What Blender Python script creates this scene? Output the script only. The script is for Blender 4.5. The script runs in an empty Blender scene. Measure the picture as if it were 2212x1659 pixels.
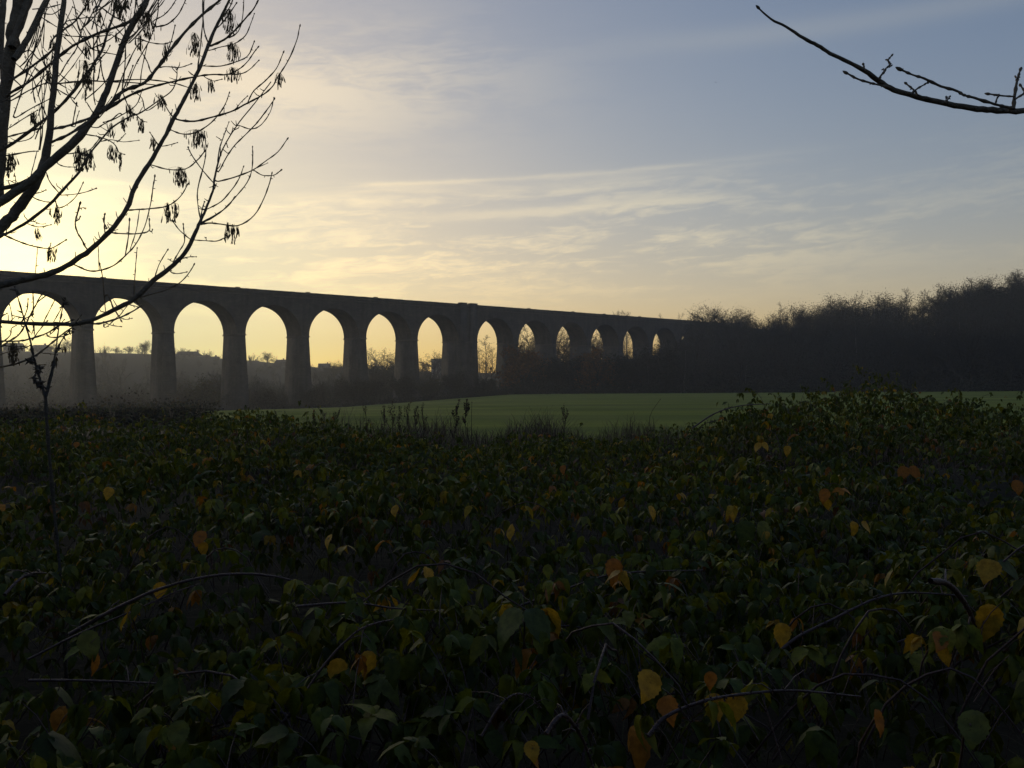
import bpy, math, random
import numpy as np
from mathutils import Vector, Matrix
R = np.random.default_rng
PI = math.pi
SC = bpy.context.scene
COL = SC.collection
E = 1.7                      # eye height above the bank the camera stands on
F = 1783.0                   # focal length in units of a 2212 wide picture
PITCH = math.radians(-0.787)
rad = math.radians

# ------------------------------------------------------------------ helpers
def ray(x, y):
    u, v = (x-1106)/F, (829.5-y)/F
    return np.array([u, math.cos(PITCH)-v*math.sin(PITCH), math.sin(PITCH)+v*math.cos(PITCH)])
def at(x, y, Y):
    d = ray(x, y)
    return d*(Y/d[1]) + np.array([0, 0, E])

def sstep(a, b, x):
    t = np.clip((np.asarray(x, float)-a)/(b-a), 0, 1)
    return t*t*(3-2*t)

class MB:
    """collects vertices and faces (and a tint per vertex) for ONE mesh"""
    def __init__(s):
        s.v, s.f, s.c, s.n = [], {3: [], 4: []}, [], 0
    def add(s, v, f, tint=None):
        v = np.asarray(v, float); f = np.asarray(f, int)
        if len(v) == 0: return
        s.v.append(v); s.f[f.shape[1]].append(f+s.n); s.n += len(v)
        t = np.array([1., 1., 1.]) if tint is None else np.asarray(tint, float)
        s.c.append(np.broadcast_to(t, (len(v), 3)))
    def tube(s, pts, rad_, sides=5, tint=None, cap=True):
        p = np.asarray(pts, float); n = len(p)
        r = np.broadcast_to(np.asarray(rad_, float), (n,))
        t = np.gradient(p, axis=0); t /= np.linalg.norm(t, axis=1)[:, None]+1e-12
        ref = np.array([0, 0, 1.]) if abs(t[:, 2]).mean() < .8 else np.array([1., 0, 0])
        a = np.cross(t, ref); a /= np.linalg.norm(a, axis=1)[:, None]+1e-12
        b = np.cross(t, a)
        th = np.arange(sides)*2*PI/sides
        v = p[:, None]+r[:, None, None]*(a[:, None]*np.cos(th)[None, :, None]+b[:, None]*np.sin(th)[None, :, None])
        i = np.arange(n-1)[:, None]*sides; j = np.arange(sides)[None]; k = (j+1) % sides
        f = np.stack([i+j, i+k, i+sides+k, i+sides+j], -1).reshape(-1, 4)
        s.add(v.reshape(-1, 3), f, tint)
        if cap and sides == 4:
            s.f[4].append(np.array([[3, 2, 1, 0]])+s.n-n*sides); s.f[4].append(np.array([[0, 1, 2, 3]])+s.n-sides)
    def box(s, lo, hi, tint=None):
        x0, y0, z0 = lo; x1, y1, z1 = hi
        v = [(x0,y0,z0),(x1,y0,z0),(x1,y1,z0),(x0,y1,z0),(x0,y0,z1),(x1,y0,z1),(x1,y1,z1),(x0,y1,z1)]
        s.add(v, [(3,2,1,0),(4,5,6,7),(0,1,5,4),(1,2,6,5),(2,3,7,6),(3,0,4,7)], tint)
    def mesh(s, name, mat, smooth=False):
        me = bpy.data.meshes.new(name)
        v = np.concatenate(s.v) if s.v else np.zeros((0, 3))
        q = np.concatenate(s.f[4]) if s.f[4] else np.zeros((0, 4), int)
        t = np.concatenate(s.f[3]) if s.f[3] else np.zeros((0, 3), int)
        me.vertices.add(len(v)); me.vertices.foreach_set('co', v.astype(np.float32).ravel())
        me.loops.add(q.size+t.size); me.loops.foreach_set('vertex_index', np.concatenate([q.ravel(), t.ravel()]).astype(np.int32))
        me.polygons.add(len(q)+len(t))
        st = np.concatenate([np.arange(len(q))*4, q.size+np.arange(len(t))*3]).astype(np.int32)
        me.polygons.foreach_set('loop_start', st)
        if smooth: me.polygons.foreach_set('use_smooth', np.ones(len(q)+len(t), bool))
        ca = me.color_attributes.new('tint', 'FLOAT_COLOR', 'POINT')
        c = np.concatenate(s.c) if s.c else np.zeros((0, 3))
        ca.data.foreach_set('color', np.concatenate([c, np.ones((len(c), 1))], 1).astype(np.float32).ravel())
        me.materials.append(mat)
        me.update(calc_edges=True); me.validate()
        return me
    def build(s, name, mat, parent=None, smooth=False, world=True):
        o = bpy.data.objects.new(name, s.mesh(name, mat, smooth)); COL.objects.link(o)
        if parent is not None: o.parent = parent
        return o

def tag(o, label=None, cat=None, group=None, kind=None):
    if label: o['label'] = label
    if cat: o['category'] = cat
    if group: o['group'] = group
    if kind: o['kind'] = kind
    return o
def thing(name, label, cat, loc=(0, 0, 0), rz=0, group=None):
    o = bpy.data.objects.new(name, None); COL.objects.link(o)
    o.location = loc; o.rotation_euler = (0, 0, rz); o.empty_display_size = .2
    return tag(o, label, cat, group)
def copy_tree(o):
    c = o.copy(); COL.objects.link(c)
    for ch in o.children:
        k = ch.copy(); COL.objects.link(k); k.parent = c
    return c

# ------------------------------------------------------------------ node helper
class NT:
    def __init__(s, tree): s.t = tree
    def new(s, typ, **kw):
        n = s.t.nodes.new(typ)
        for k, v in kw.items(): setattr(n, k, v)
        return n
    def link(s, a, b): s.t.links.new(a, b)
    def put(s, sock, v):
        if hasattr(v, 'is_output'): s.link(v, sock)
        else: sock.default_value = v
    def m(s, op, a, b=None, c=None):
        n = s.new('ShaderNodeMath', operation=op); s.put(n.inputs[0], a)
        if b is not None: s.put(n.inputs[1], b)
        if c is not None: s.put(n.inputs[2], c)
        return n.outputs[0]
    def vm(s, op, a, b=None):
        n = s.new('ShaderNodeVectorMath', operation=op); s.put(n.inputs[0], a)
        if b is not None: s.put(n.inputs[1], b)
        return n.outputs['Value'] if op in ('DOT_PRODUCT', 'LENGTH') else n.outputs[0]
    def noise(s, vec, scale, detail=4, rough=.55, dist=0):
        n = s.new('ShaderNodeTexNoise'); 
        if vec is not None: s.link(vec, n.inputs['Vector'])
        n.inputs['Scale'].default_value = scale; n.inputs['Detail'].default_value = detail
        n.inputs['Roughness'].default_value = rough; n.inputs['Distortion'].default_value = dist
        return n.outputs['Fac']
    def comb(s, x, y, z):
        n = s.new('ShaderNodeCombineXYZ')
        for i, v in enumerate((x, y, z)): s.put(n.inputs[i], v)
        return n.outputs[0]
    def mix(s, fac, a, b, blend='MIX'):
        n = s.new('ShaderNodeMix', data_type='RGBA', blend_type=blend)
        s.put(n.inputs[0], fac); s.put(n.inputs[6], a); s.put(n.inputs[7], b)
        return n.outputs[2]
    def ramp(s, fac, stops):
        n = s.new('ShaderNodeValToRGB'); s.link(fac, n.inputs[0]); e = n.color_ramp.elements
        while len(e) < len(stops): e.new(.5)
        for el, (p, c) in zip(e, stops): el.position = p; el.color = tuple(c)+(1,)
        return n.outputs[0]
    def smooth(s, x, a, b):
        n = s.new('ShaderNodeMapRange', interpolation_type='SMOOTHSTEP'); s.put(n.inputs[0], x)
        n.inputs[1].default_value = a; n.inputs[2].default_value = b
        return n.outputs[0]

def material(name, fn, rough=.85, spec=.3):
    m = bpy.data.materials.new(name); m.use_nodes = True
    t = NT(m.node_tree); p = m.node_tree.nodes['Principled BSDF']
    p.inputs['Roughness'].default_value = rough; p.inputs['Specular IOR Level'].default_value = spec
    fn(t, p)
    return m
def c3(*a): return tuple(a)+(1,)
def noisy(c0, c1, scale, coord='Object', bump=0., bscale=None, tint=False):
    def fn(t, p):
        co = t.new('ShaderNodeTexCoord').outputs[coord]
        n = t.noise(co, scale, 6, .62)
        col = t.ramp(n, [(.3, c0), (.7, c1)])
        if tint:
            a = t.new('ShaderNodeAttribute', attribute_name='tint')
            col = t.mix(1., col, a.outputs['Color'], 'MULTIPLY')
        t.link(col, p.inputs['Base Color'])
        if bump:
            b = t.new('ShaderNodeBump'); b.inputs['Strength'].default_value = bump; b.inputs['Distance'].default_value = .05
            t.link(t.noise(co, bscale or scale*6, 4), b.inputs['Height']); t.link(b.outputs[0], p.inputs['Normal'])
    return fn

def leaf_material(name, transl, rough=.45, spec=.45, nscale=60.):
    m = bpy.data.materials.new(name); m.use_nodes = True
    t = NT(m.node_tree); p = m.node_tree.nodes['Principled BSDF']; out = m.node_tree.nodes['Material Output']
    a = t.new('ShaderNodeAttribute', attribute_name='tint').outputs['Color']
    co = t.new('ShaderNodeTexCoord').outputs['Object']
    n = t.noise(co, nscale, 5, .65)
    f = t.smooth(n, .3, .7)
    col = t.mix(f, t.mix(1., a, c3(.62, .6, .6), 'MULTIPLY'), t.mix(1., a, c3(1.18, 1.15, 1.1), 'MULTIPLY'))
    bl = t.smooth(t.noise(co, nscale*1.9, 3, .6), .6, .72); col = t.mix(t.m('MULTIPLY', bl, .75), col, t.mix(1., col, c3(.35, .22, .2), 'MULTIPLY'))
    p.inputs['Roughness'].default_value = rough; p.inputs['Specular IOR Level'].default_value = spec
    t.link(col, p.inputs['Base Color'])
    b = t.new('ShaderNodeBump'); b.inputs['Strength'].default_value = .35; b.inputs['Distance'].default_value = .004
    t.link(n, b.inputs['Height']); t.link(b.outputs[0], p.inputs['Normal'])
    tr = t.new('ShaderNodeBsdfTranslucent'); t.link(t.mix(1., col, c3(1.25, 1.15, .55), 'MULTIPLY'), tr.inputs[0])
    mx = t.new('ShaderNodeMixShader'); mx.inputs[0].default_value = transl
    t.link(p.outputs[0], mx.inputs[1]); t.link(tr.outputs[0], mx.inputs[2]); t.link(mx.outputs[0], out.inputs[0])
    return m

# ------------------------------------------------------------------ materials
M_soil = material('soil', noisy((.014, .012, .008), (.035, .03, .018), 1.3, bump=.5), .95, .1)
def field_fn(t, p):
    co = t.new('ShaderNodeTexCoord').outputs['Object']
    s = t.new('ShaderNodeSeparateXYZ'); t.link(co, s.inputs[0])
    row = t.m('SINE', t.m('MULTIPLY', t.m('ADD', t.m('MULTIPLY', s.outputs[1], 1.0), t.m('MULTIPLY', s.outputs[0], -.12)), .42))
    st = t.noise(t.vm('MULTIPLY', co, (.05, .3, 1)), 1., 5, .6)
    big = t.noise(co, .03, 4, .6); fine = t.noise(co, 3., 4, .7)
    k = t.m('ADD', t.m('ADD', t.m('MULTIPLY', row, .05), t.m('MULTIPLY', st, .6)), t.m('ADD', t.m('MULTIPLY', big, .3), t.m('MULTIPLY', fine, .14)))
    t.link(t.ramp(k, [(.33, (.06, .082, .003)), (.5, (.112, .14, .004)), (.68, (.185, .2, .012))]), p.inputs['Base Color'])
    b = t.new('ShaderNodeBump'); b.inputs['Strength'].default_value = .6; b.inputs['Distance'].default_value = .1
    t.link(fine, b.inputs['Height']); t.link(b.outputs[0], p.inputs['Normal'])
M_field = material('winter_crop', field_fn, .9, .15)
def brick_fn(t, p):
    co = t.new('ShaderNodeTexCoord').outputs['Object']
    n = t.noise(co, .35, 6, .65); n2 = t.noise(t.vm('MULTIPLY', co, (1., 1., .12)), .8, 5, .6)
    cr = t.new('ShaderNodeTexBrick'); t.link(t.vm('MULTIPLY', co, (1, 1, 1)), cr.inputs['Vector'])
    s = t.new('ShaderNodeSeparateXYZ'); t.link(co, s.inputs[0])
    t.link(t.comb(t.m('ADD', s.outputs[0], s.outputs[1]), s.outputs[2], 0.), cr.inputs['Vector'])
    cr.inputs['Scale'].default_value = 1.; cr.inputs['Brick Width'].default_value = .9; cr.inputs['Row Height'].default_value = .3
    cr.inputs['Mortar Size'].default_value = .012
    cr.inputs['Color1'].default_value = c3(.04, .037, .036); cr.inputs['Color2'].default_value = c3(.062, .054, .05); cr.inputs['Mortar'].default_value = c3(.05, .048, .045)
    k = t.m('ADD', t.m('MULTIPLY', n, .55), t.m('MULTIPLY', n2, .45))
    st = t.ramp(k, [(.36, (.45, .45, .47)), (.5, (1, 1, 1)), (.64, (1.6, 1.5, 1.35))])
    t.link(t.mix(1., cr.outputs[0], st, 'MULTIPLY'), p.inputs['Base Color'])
    b = t.new('ShaderNodeBump'); b.inputs['Strength'].default_value = .4; b.inputs['Distance'].default_value = .05
    t.link(t.noise(co, 3., 5), b.inputs['Height']); t.link(b.outputs[0], p.inputs['Normal'])
M_brick = material('blue_brick', brick_fn, .85, .25)
M_stone = material('coping_stone', noisy((.05, .047, .045), (.095, .088, .08), .9, bump=.3), .85, .2)
M_bark = material('ash_bark', noisy((.10, .08, .056), (.22, .175, .125), 14., bump=.6, bscale=60), .85, .25)
M_twig = material('twig_bark', noisy((.10, .075, .05), (.2, .155, .105), 20.), .8, .25)
M_sap = material('sapling_bark', noisy((.04, .034, .026), (.1, .085, .065), 14., bump=.6, bscale=60), .85, .25)
M_key = material('ash_keys', noisy((.08, .055, .03), (.18, .13, .07), 30.), .8, .2)
M_ftrunk = material('far_bark', noisy((.03, .027, .022), (.065, .055, .045), 1.2), .9, .15)
M_fbirch = material('birch_bark', noisy((.06, .055, .05), (.22, .2, .18), 1.0), .8, .2)
M_ftwig = material('far_twigs', noisy((.022, .02, .018), (.045, .037, .031), .6), .9, .15)
M_fleaf = material('far_leaves', noisy((.6, .6, .6), (1.3, 1.25, 1.2), .7, tint=True), .85, .2)
M_leaf = leaf_material('bramble_leaf', .32, .52, .22)
M_cane = material('bramble_cane', noisy((.04, .02, .02), (.1, .055, .045), 18., bump=.3), .5, .4)
M_dry = material('dry_stems', noisy((.7, .7, .7), (1.25, 1.2, 1.15), 4., tint=True), .85, .2)
M_wall = material('house_wall', noisy((.13, .085, .065), (.2, .14, .11), .8), .9, .2)
M_render = material('pale_render', noisy((.3, .29, .27), (.4, .39, .36), .5), .9, .2)
M_roof = material('roof_tile', noisy((.06, .042, .036), (.11, .075, .06), 1.2, bump=.3), .85, .2)
def glass_fn(t, p):
    p.inputs['Base Color'].default_value = c3(.02, .025, .03); p.inputs['Roughness'].default_value = .1
M_glass = material('window_glass', glass_fn, .1, .5)
M_bird = material('bird_plumage', noisy((.012, .012, .013), (.03, .03, .03), 8.), .7, .2)

# ------------------------------------------------------------------ terrain
TH = rad(47.4728)
U2, N2 = np.array([math.sin(TH), math.cos(TH)]), np.array([-math.cos(TH), math.sin(TH)])
VD = 214.904
def fedge(xd): return np.interp(xd, [0, 455, 640, 1100, 1300, 1500, 2100, 2600], [190, 205, 222, 262, 258, 232, 190, 170])
def ground(X, Y):
    """ground height above the eye's own level, plus E"""
    X = np.asarray(X, float); Y = np.asarray(Y, float)
    Yp = np.maximum(Y, 30.); xd = np.clip(1106+F*X/Yp, -2500, 4500)
    tilt = np.where(X < 0, .072, .010)*np.clip(X, -260, 260)*sstep(20, 180, Y)
    z = -1.65-.021*np.clip(Y-12, 0, 260)+tilt
    k = X*10/np.maximum(Y, 1.); z = z+.5*sstep(2.4, 3.6, k)*np.exp(-((Y-9.7)/2.)**2)*sstep(3, 7, Y); z = np.maximum(z, -19)
    s = X*N2[0]+Y*N2[1]-VD
    zc = np.interp(xd, [-800, 0, 300, 430, 570, 700, 930, 1200, 2500], [15.5, 12.2, 12., 10.5, 7.5, 3.4, .6, -1., -2.])
    th = sstep(25, 330, s)*sstep(60, 160, Y)
    z = z*(1-th)+(zc-.02*np.clip(s-360, 0, 900))*th
    # the wooded hill on the right and the bank that carries the line
    fe = fedge(xd)
    hz = np.interp(xd, [1380, 1470, 1560, 1700, 1850, 2000, 2040, 2110, 2220, 2600, 4000], [-6, 2, 5, 6.5, 9, 10.5, 13.5, 17.5, 19.5, 24, 28])
    w = sstep(4, 105, Y-fe)*sstep(1360, 1480, xd)*sstep(60, 140, Y)
    z = z*(1-w)+np.maximum(z, hz)*w
    t = X*U2[0]+Y*U2[1]
    emb = sstep(312, 326, t)*(1-sstep(6, 34, np.abs(s-4.3)))
    z = z*(1-emb)+np.maximum(z, 21.3)*emb
    return z+E
def grid_axis(lo, hi, n, k):
    a = np.linspace(math.asinh(lo/k), math.asinh(hi/k), n)
    return np.sinh(a)*k
xs = grid_axis(-1150, 1150, 330, 60); ys = grid_axis(-600, 1150, 330, 60)
GX, GY = np.meshgrid(xs, ys)
GZ = ground(GX, GY)
idx = np.arange(GX.size).reshape(GX.shape)
mb = MB(); mb.add(np.stack([GX, GY, GZ], -1).reshape(-1, 3), np.stack([idx[:-1, :-1], idx[:-1, 1:], idx[1:, 1:], idx[1:, :-1]], -1).reshape(-1, 4))
o = mb.build('terrain', M_soil, smooth=True); tag(o, kind='structure')
# the sown field
xd = np.linspace(432, 2700, 160); vv = np.linspace(0, 1, 150)
XD, VV = np.meshgrid(xd, vv); YY = 19+(fedge(XD)-19)*VV**1.4; XX = (XD-1106)/F*YY
mb = MB(); idx = np.arange(XX.size).reshape(XX.shape)
mb.add(np.stack([XX, YY, ground(XX, YY)+.05], -1).reshape(-1, 3), np.stack([idx[:-1, :-1], idx[:-1, 1:], idx[1:, 1:], idx[1:, :-1]], -1).reshape(-1, 4))
o = mb.build('field', M_field, smooth=True); tag(o, kind='structure')

# ------------------------------------------------------------------ viaduct
BAY, SPAN, W, SPR, DECK, TOP = 19.2, 16.79, 8.706, 10.6, 21.6, 23.0
KS = range(-3, 14)
def tk(k): return 40.95+BAY*k+(5.65 if k >= 7 else 0)
via = thing('railway_viaduct', 'long dark brick railway viaduct of tall round arches crossing the valley', 'viaduct',
            (VD*N2[0], VD*N2[1], E), PI/2-TH)
def vworld(t, w): return t*U2+(VD+w)*N2
mb = MB(); NA = 28
rad_a = SPAN/2
for k in KS:
    c = tk(k)+rad_a
    a = np.linspace(PI, 0, NA+1); tx = c+rad_a*np.cos(a); tz = SPR+rad_a*np.sin(a)
    for w, flip in ((0, False), (W, True)):
        v = np.concatenate([np.stack([tx, np.full(NA+1, w), tz], 1), np.stack([tx, np.full(NA+1, w), np.full(NA+1, DECK)], 1)])
        i = np.arange(NA); f = np.stack([i, i+1, i+NA+2, i+NA+1], 1)
        mb.add(v, f[:, ::-1] if flip else f)
    v = np.concatenate([np.stack([tx, np.zeros(NA+1), tz], 1), np.stack([tx, np.full(NA+1, W), tz], 1)])
    i = np.arange(NA); mb.add(v, np.stack([i, i+NA+1, i+NA+2, i+1], 1))
solids = [(-48., tk(-3))]+[(tk(k)+SPAN, tk(k+1)) for k in list(KS)[:-1]]+[(tk(13)+SPAN, 331.)]
for a, b in solids:
    mb.add([(a,0,SPR),(b,0,SPR),(b,0,DECK),(a,0,DECK)], [(0,1,2,3)]); mb.add([(a,W,SPR),(b,W,SPR),(b,W,DECK),(a,W,DECK)], [(3,2,1,0)])
    mb.add([(a,0,SPR),(b,0,SPR),(b,W,SPR),(a,W,SPR)], [(3,2,1,0)])
mb.add([(-48,0,DECK),(331,0,DECK),(331,W,DECK),(-48,W,DECK)], [(0,1,2,3)])
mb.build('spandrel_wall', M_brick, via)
for k in KS:                                             # projecting brick ring round each arch, near side and far side
    m = MB(); c = tk(k)+rad_a; a = np.linspace(PI, 0, 41)
    for w0, w1 in ((-.07, -.002), (W+.002, W+.07)):
        ri, ro = rad_a-.03, rad_a+.85
        ring = [np.stack([c+r*np.cos(a), np.full(41, w), SPR+r*np.sin(a)], 1) for r, w in ((ri, w0), (ro, w0), (ro, w1), (ri, w1))]
        v = np.concatenate(ring); i = np.arange(40)
        for q in range(4):
            p0, p1 = q*41, ((q+1) % 4)*41
            m.add(v, np.stack([p0+i, p0+i+1, p1+i+1, p1+i], 1))
    m.build('arch_ring', M_brick, via)
BAT = 1/26.
for a, b in solids:
    tm, w0 = (a+b)/2, vworld((a+b)/2, W/2)
    zb = float(ground(w0[0], w0[1]))-E-2.5
    zt = SPR-.45
    h = max(zt-zb, .5)
    e = h*BAT if (b-a) < 12 else 0.
    m = MB()
    lv = [0, .25, .5, .75, 1]
    v = []
    for q in lv:
        z, ee = zt-h*q, e*q
        v += [(a-ee, -ee, z), (b+ee, -ee, z), (b+ee, W+ee, z), (a-ee, W+ee, z)]
    f = [(0, 1, 2, 3)]
    for q in range(4):
        for s in range(4): f.append((q*4+s, q*4+4+s, q*4+4+(s+1) % 4, q*4+(s+1) % 4))
    m.add(v, f)
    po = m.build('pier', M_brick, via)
    m = MB(); m.box((a-.22, -.22, zt), (b+.22, W+.22, SPR-.2)); m.box((a-.1, -.1, SPR-.2), (b+.1, W+.1, SPR))
    m.build('impost', M_stone, po)
def parapet(w0, w1, wc0, wc1):
    m = MB(); m.box((-48, w0, DECK), (331, w1, TOP-.28)); po = m.build('parapet', M_brick, via)
    m = MB(); r = R(5); t = -48.
    while t < 331:
        l = 1.6+r.random()*.8; m.box((t+.01, wc0, TOP-.28), (min(t+l, 331)-.01, wc1, TOP+r.normal(0, .012))); t += l
    m.build('coping', M_stone, po)
    m = MB(); m.box((-48, min(w0, wc0)-.1 if w0 < 3 else W-.4, DECK-.35), (331, .35 if w0 < 3 else max(w1, wc1)+.1, DECK-.02)); m.build('string_course', M_stone, po)
parapet(-.02, .45, -.12, .55); parapet(W-.45, W+.02, W-.55, W+.12)
for a, b in ((173.3, 176.0), (177.7, 180.5)):            # the wide middle pier carries a pair of raised blocks
    m = MB(); w0 = vworld(a, 0); zb = float(ground(w0[0], w0[1]))-E-2
    m.box((a, -.75, zb), (b, -.25, TOP+.1)); po = m.build('pilaster', M_brick, via)
    m = MB(); m.box((a-.12, -.87, TOP+.1), (b+.12, .72, TOP+.4)); m.build('pilaster_cap', M_stone, po)
for t in (62., 96., 117., 140., 205., 228., 246., 268.):
    m = MB(); m.box((t, -.16, TOP+.012), (t+1.1, .6, TOP+.2)); m.build('parapet_block', M_stone, via)

# ------------------------------------------------------------------ trees
def norm(v): return v/(np.linalg.norm(v)+1e-12)
def grow(mbs, rng, p, d, L, r, lvl, P, ends):
    n = P['seg'][lvl]; pts = [p]; dd = d.copy()
    for i in range(n):
        dd = norm(dd+rng.normal(0, P['wob'][lvl], 3)+np.array([0, 0, P['trop'][lvl]]))
        p = p+dd*L/n; pts.append(p)
    pts = np.array(pts); r1 = r*P['taper'][lvl]; rr = np.linspace(r, r1, n+1)
    mbs[0 if lvl <= P['trunk'] else 1].tube(pts, rr, P['sides'][lvl], cap=False)
    if lvl >= P['max']:
        ends.append(pts[-1]); ends.append(pts[len(pts)//2]); return
    cnt = P['n'][lvl]
    for k in range(cnt):
        t = P['t0'][lvl]+(1-P['t0'][lvl])*((k+rng.random())/cnt); t = min(t, .995)
        i = int(t*n); q = pts[i]+(pts[i+1]-pts[i])*(t*n-i); dl = norm(pts[i+1]-pts[i])
        a = rng.uniform(*P['ang'][lvl]); ph = k*2.4+rng.uniform(-.6, .6)
        ref = np.array([1., 0, 0]) if abs(dl[2]) > .8 else np.array([0, 0, 1.])
        s1 = norm(np.cross(dl, ref)); s2 = np.cross(dl, s1)
        nd = norm(dl*math.cos(a)+(s1*math.cos(ph)+s2*math.sin(ph))*math.sin(a))
        Lc = L*P['len'][lvl]*(1-P['shr'][lvl]*t)*rng.uniform(.75, 1.2)
        rc = max((r+(r1-r)*t)*P['rr'][lvl], P['rmin'])
        grow(mbs, rng, q, nd, Lc, rc, lvl+1, P, ends)
def leaf_quads(mb, pts, rng, size, tints, jit):
    pts = np.asarray(pts, float); n = len(pts)
    if n == 0: return
    c = pts+rng.normal(0, jit, (n, 3)); a = rng.normal(size=(n, 3)); a /= np.linalg.norm(a, axis=1)[:, None]
    b = np.cross(a, rng.normal(size=(n, 3))); b /= np.linalg.norm(b, axis=1)[:, None]
    s = (size*rng.uniform(.5, 1.3, n))[:, None]
    v = np.stack([c-a*s, c-b*s*.6, c+a*s, c+b*s*.6], 1).reshape(-1, 3)
    tn = np.asarray(tints)[rng.integers(0, len(tints), n)]*rng.uniform(.7, 1.3, (n, 1))
    mb.add(v, np.arange(4*n).reshape(-1, 4), np.repeat(tn, 4, 0))
def params(kind, lod):
    P = {}
    if kind == 'round':
        P = dict(max=4, trunk=1, seg=[4, 4, 3, 3, 2], wob=[.05, .16, .2, .22, .25], trop=[.05, .03, .02, .02, .02], taper=[.6, .35, .35, .4, .5],
                 n=[12, 8, 6, 4], t0=[.3, .25, .2, .15], ang=[(.45, 1.2), (.4, 1.), (.4, 1.), (.4, 1.)], len=[.92, .6, .55, .5], shr=[.35, .4, .35, .3],
                 rr=[.5, .55, .6, .65], rmin=.014, sides=[6, 4, 3, 3, 3], L=.36, r=.022)
    elif kind == 'birch':
        P = dict(max=3, trunk=0, seg=[7, 4, 3, 3], wob=[.04, .12, .22, .25], trop=[.03, .06, -.06, -.12], taper=[.12, .3, .35, .5],
                 n=[24, 8, 6], t0=[.22, .15, .1], ang=[(.4, .8), (.4, .8), (.4, .9)], len=[.36, .5, .5], shr=[.72, .4, .3],
                 rr=[.42, .6, .7], rmin=.011, sides=[5, 3, 3, 3], L=.97, r=.014)
    elif kind == 'bush':
        P = dict(max=3, trunk=0, seg=[4, 4, 3, 2], wob=[.1, .14, .2, .25], trop=[.05, .08, .06, .05], taper=[.4, .35, .4, .5],
                 n=[7, 6, 5], t0=[.2, .15, .1], ang=[(.3, .7), (.35, .8), (.4, .9)], len=[.62, .55, .5], shr=[.4, .35, .3],
                 rr=[.6, .6, .65], rmin=.010, sides=[4, 3, 3, 3], L=.62, r=.013)
    if lod:                                             # coarser, for the trees that stand inside a wood
        P['n'] = [max(3, int(q*.7)) for q in P['n']]; P['seg'] = [max(2, q-1) for q in P['seg']]; P['sides'] = [3]*5; P['rmin'] *= 1.6
    return P
def make_tree(kind, seed, lod=0, leaves=0, tints=None, lsize=.16):
    rng = R(seed); mbs = [MB(), MB()]; ends = []; P = params(kind, lod); H = 10.
    if kind == 'bush':
        for k in range(7 if not lod else 5):
            a = k*2*PI/7+rng.uniform(-.4, .4); an = rng.uniform(.05, .6)
            d = np.array([math.cos(a)*math.sin(an), math.sin(a)*math.sin(an), math.cos(an)])
            grow(mbs, rng, np.array([math.cos(a)*.2, math.sin(a)*.2, -.3]), d, P['L']*H*rng.uniform(.75, 1.1), P['r']*H, 0, P, ends)
    else:
        grow(mbs, rng, np.array([0, 0, -.5]), np.array([0, 0, 1.]), P['L']*H, P['r']*H, 0, P, ends)
    lf = None
    if leaves:
        lf = MB(); e = np.array(ends); leaf_quads(lf, e[rng.integers(0, len(e), leaves)], rng, lsize, tints, .32)
    allz = np.concatenate(mbs[0].v+mbs[1].v); top = allz[:, 2].max()
    for m in mbs+([lf] if lf else []):
        m.v = [v*(10./top) for v in m.v]
    return mbs[0], mbs[1], lf
PROTO = {}
ORANGE = [(.16, .06, .014), (.2, .085, .02), (.11, .045, .014), (.09, .05, .02)]
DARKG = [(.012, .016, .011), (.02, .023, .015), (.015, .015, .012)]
OLIVE = [(.05, .042, .018), (.07, .05, .02), (.045, .05, .02)]
for nm, kind, seeds, lv, tn, bark in (('round', 'round', (11, 12, 13, 14), 3000, [(.03, .025, .02), (.04, .032, .024)], M_ftrunk), ('birch', 'birch', (21, 22, 23), 0, None, M_fbirch),
                                ('bush', 'bush', (31, 32, 33), 0, None, M_ftrunk), ('orange', 'round', (41,), 5200, ORANGE, M_ftrunk),
                                ('dark', 'bush', (51, 52), 4200, DARKG, M_ftrunk), ('olive', 'bush', (61,), 2600, OLIVE, M_ftrunk), ('dense', 'round', (71, 72), 8000, [(.03, .025, .02), (.04, .032, .024)], M_ftrunk)):
    PROTO[nm] = []
    for sd in seeds:
        a, b, l = make_tree(kind, sd, 0, lv, tn, .05 if nm in ('dense', 'round') else .16)
        PROTO[nm].append((a.mesh('trunk', bark), b.mesh('crown', M_ftwig), l.mesh('leaves', M_fleaf) if l else None))
def put_tree(name, proto, which, xd, ytop, Y, label, cat='tree', group=None, width=1., rz=0., foot=None):
    X = (xd-1106)/F*Y; g = float(ground(X, Y)) if foot is None else foot
    top = at(xd, ytop, Y)[2]; H = max(top-g, 1.6)
    t = thing(name, label, cat, (X, Y, g), rz, group); s = H/10.; t.scale = (s*width, s*width, s)
    tr, cr, lf = PROTO[proto][which % len(PROTO[proto])]
    for nm, me in (('trunk', tr), ('crown', cr)):
        o = bpy.data.objects.new(nm, me); COL.objects.link(o); o.parent = t
        if nm == 'crown' and lf is not None:
            l = bpy.data.objects.new('leaves', lf); COL.objects.link(l); l.parent = o
    return t
G1 = 'bare trees seen through the arches'
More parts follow.
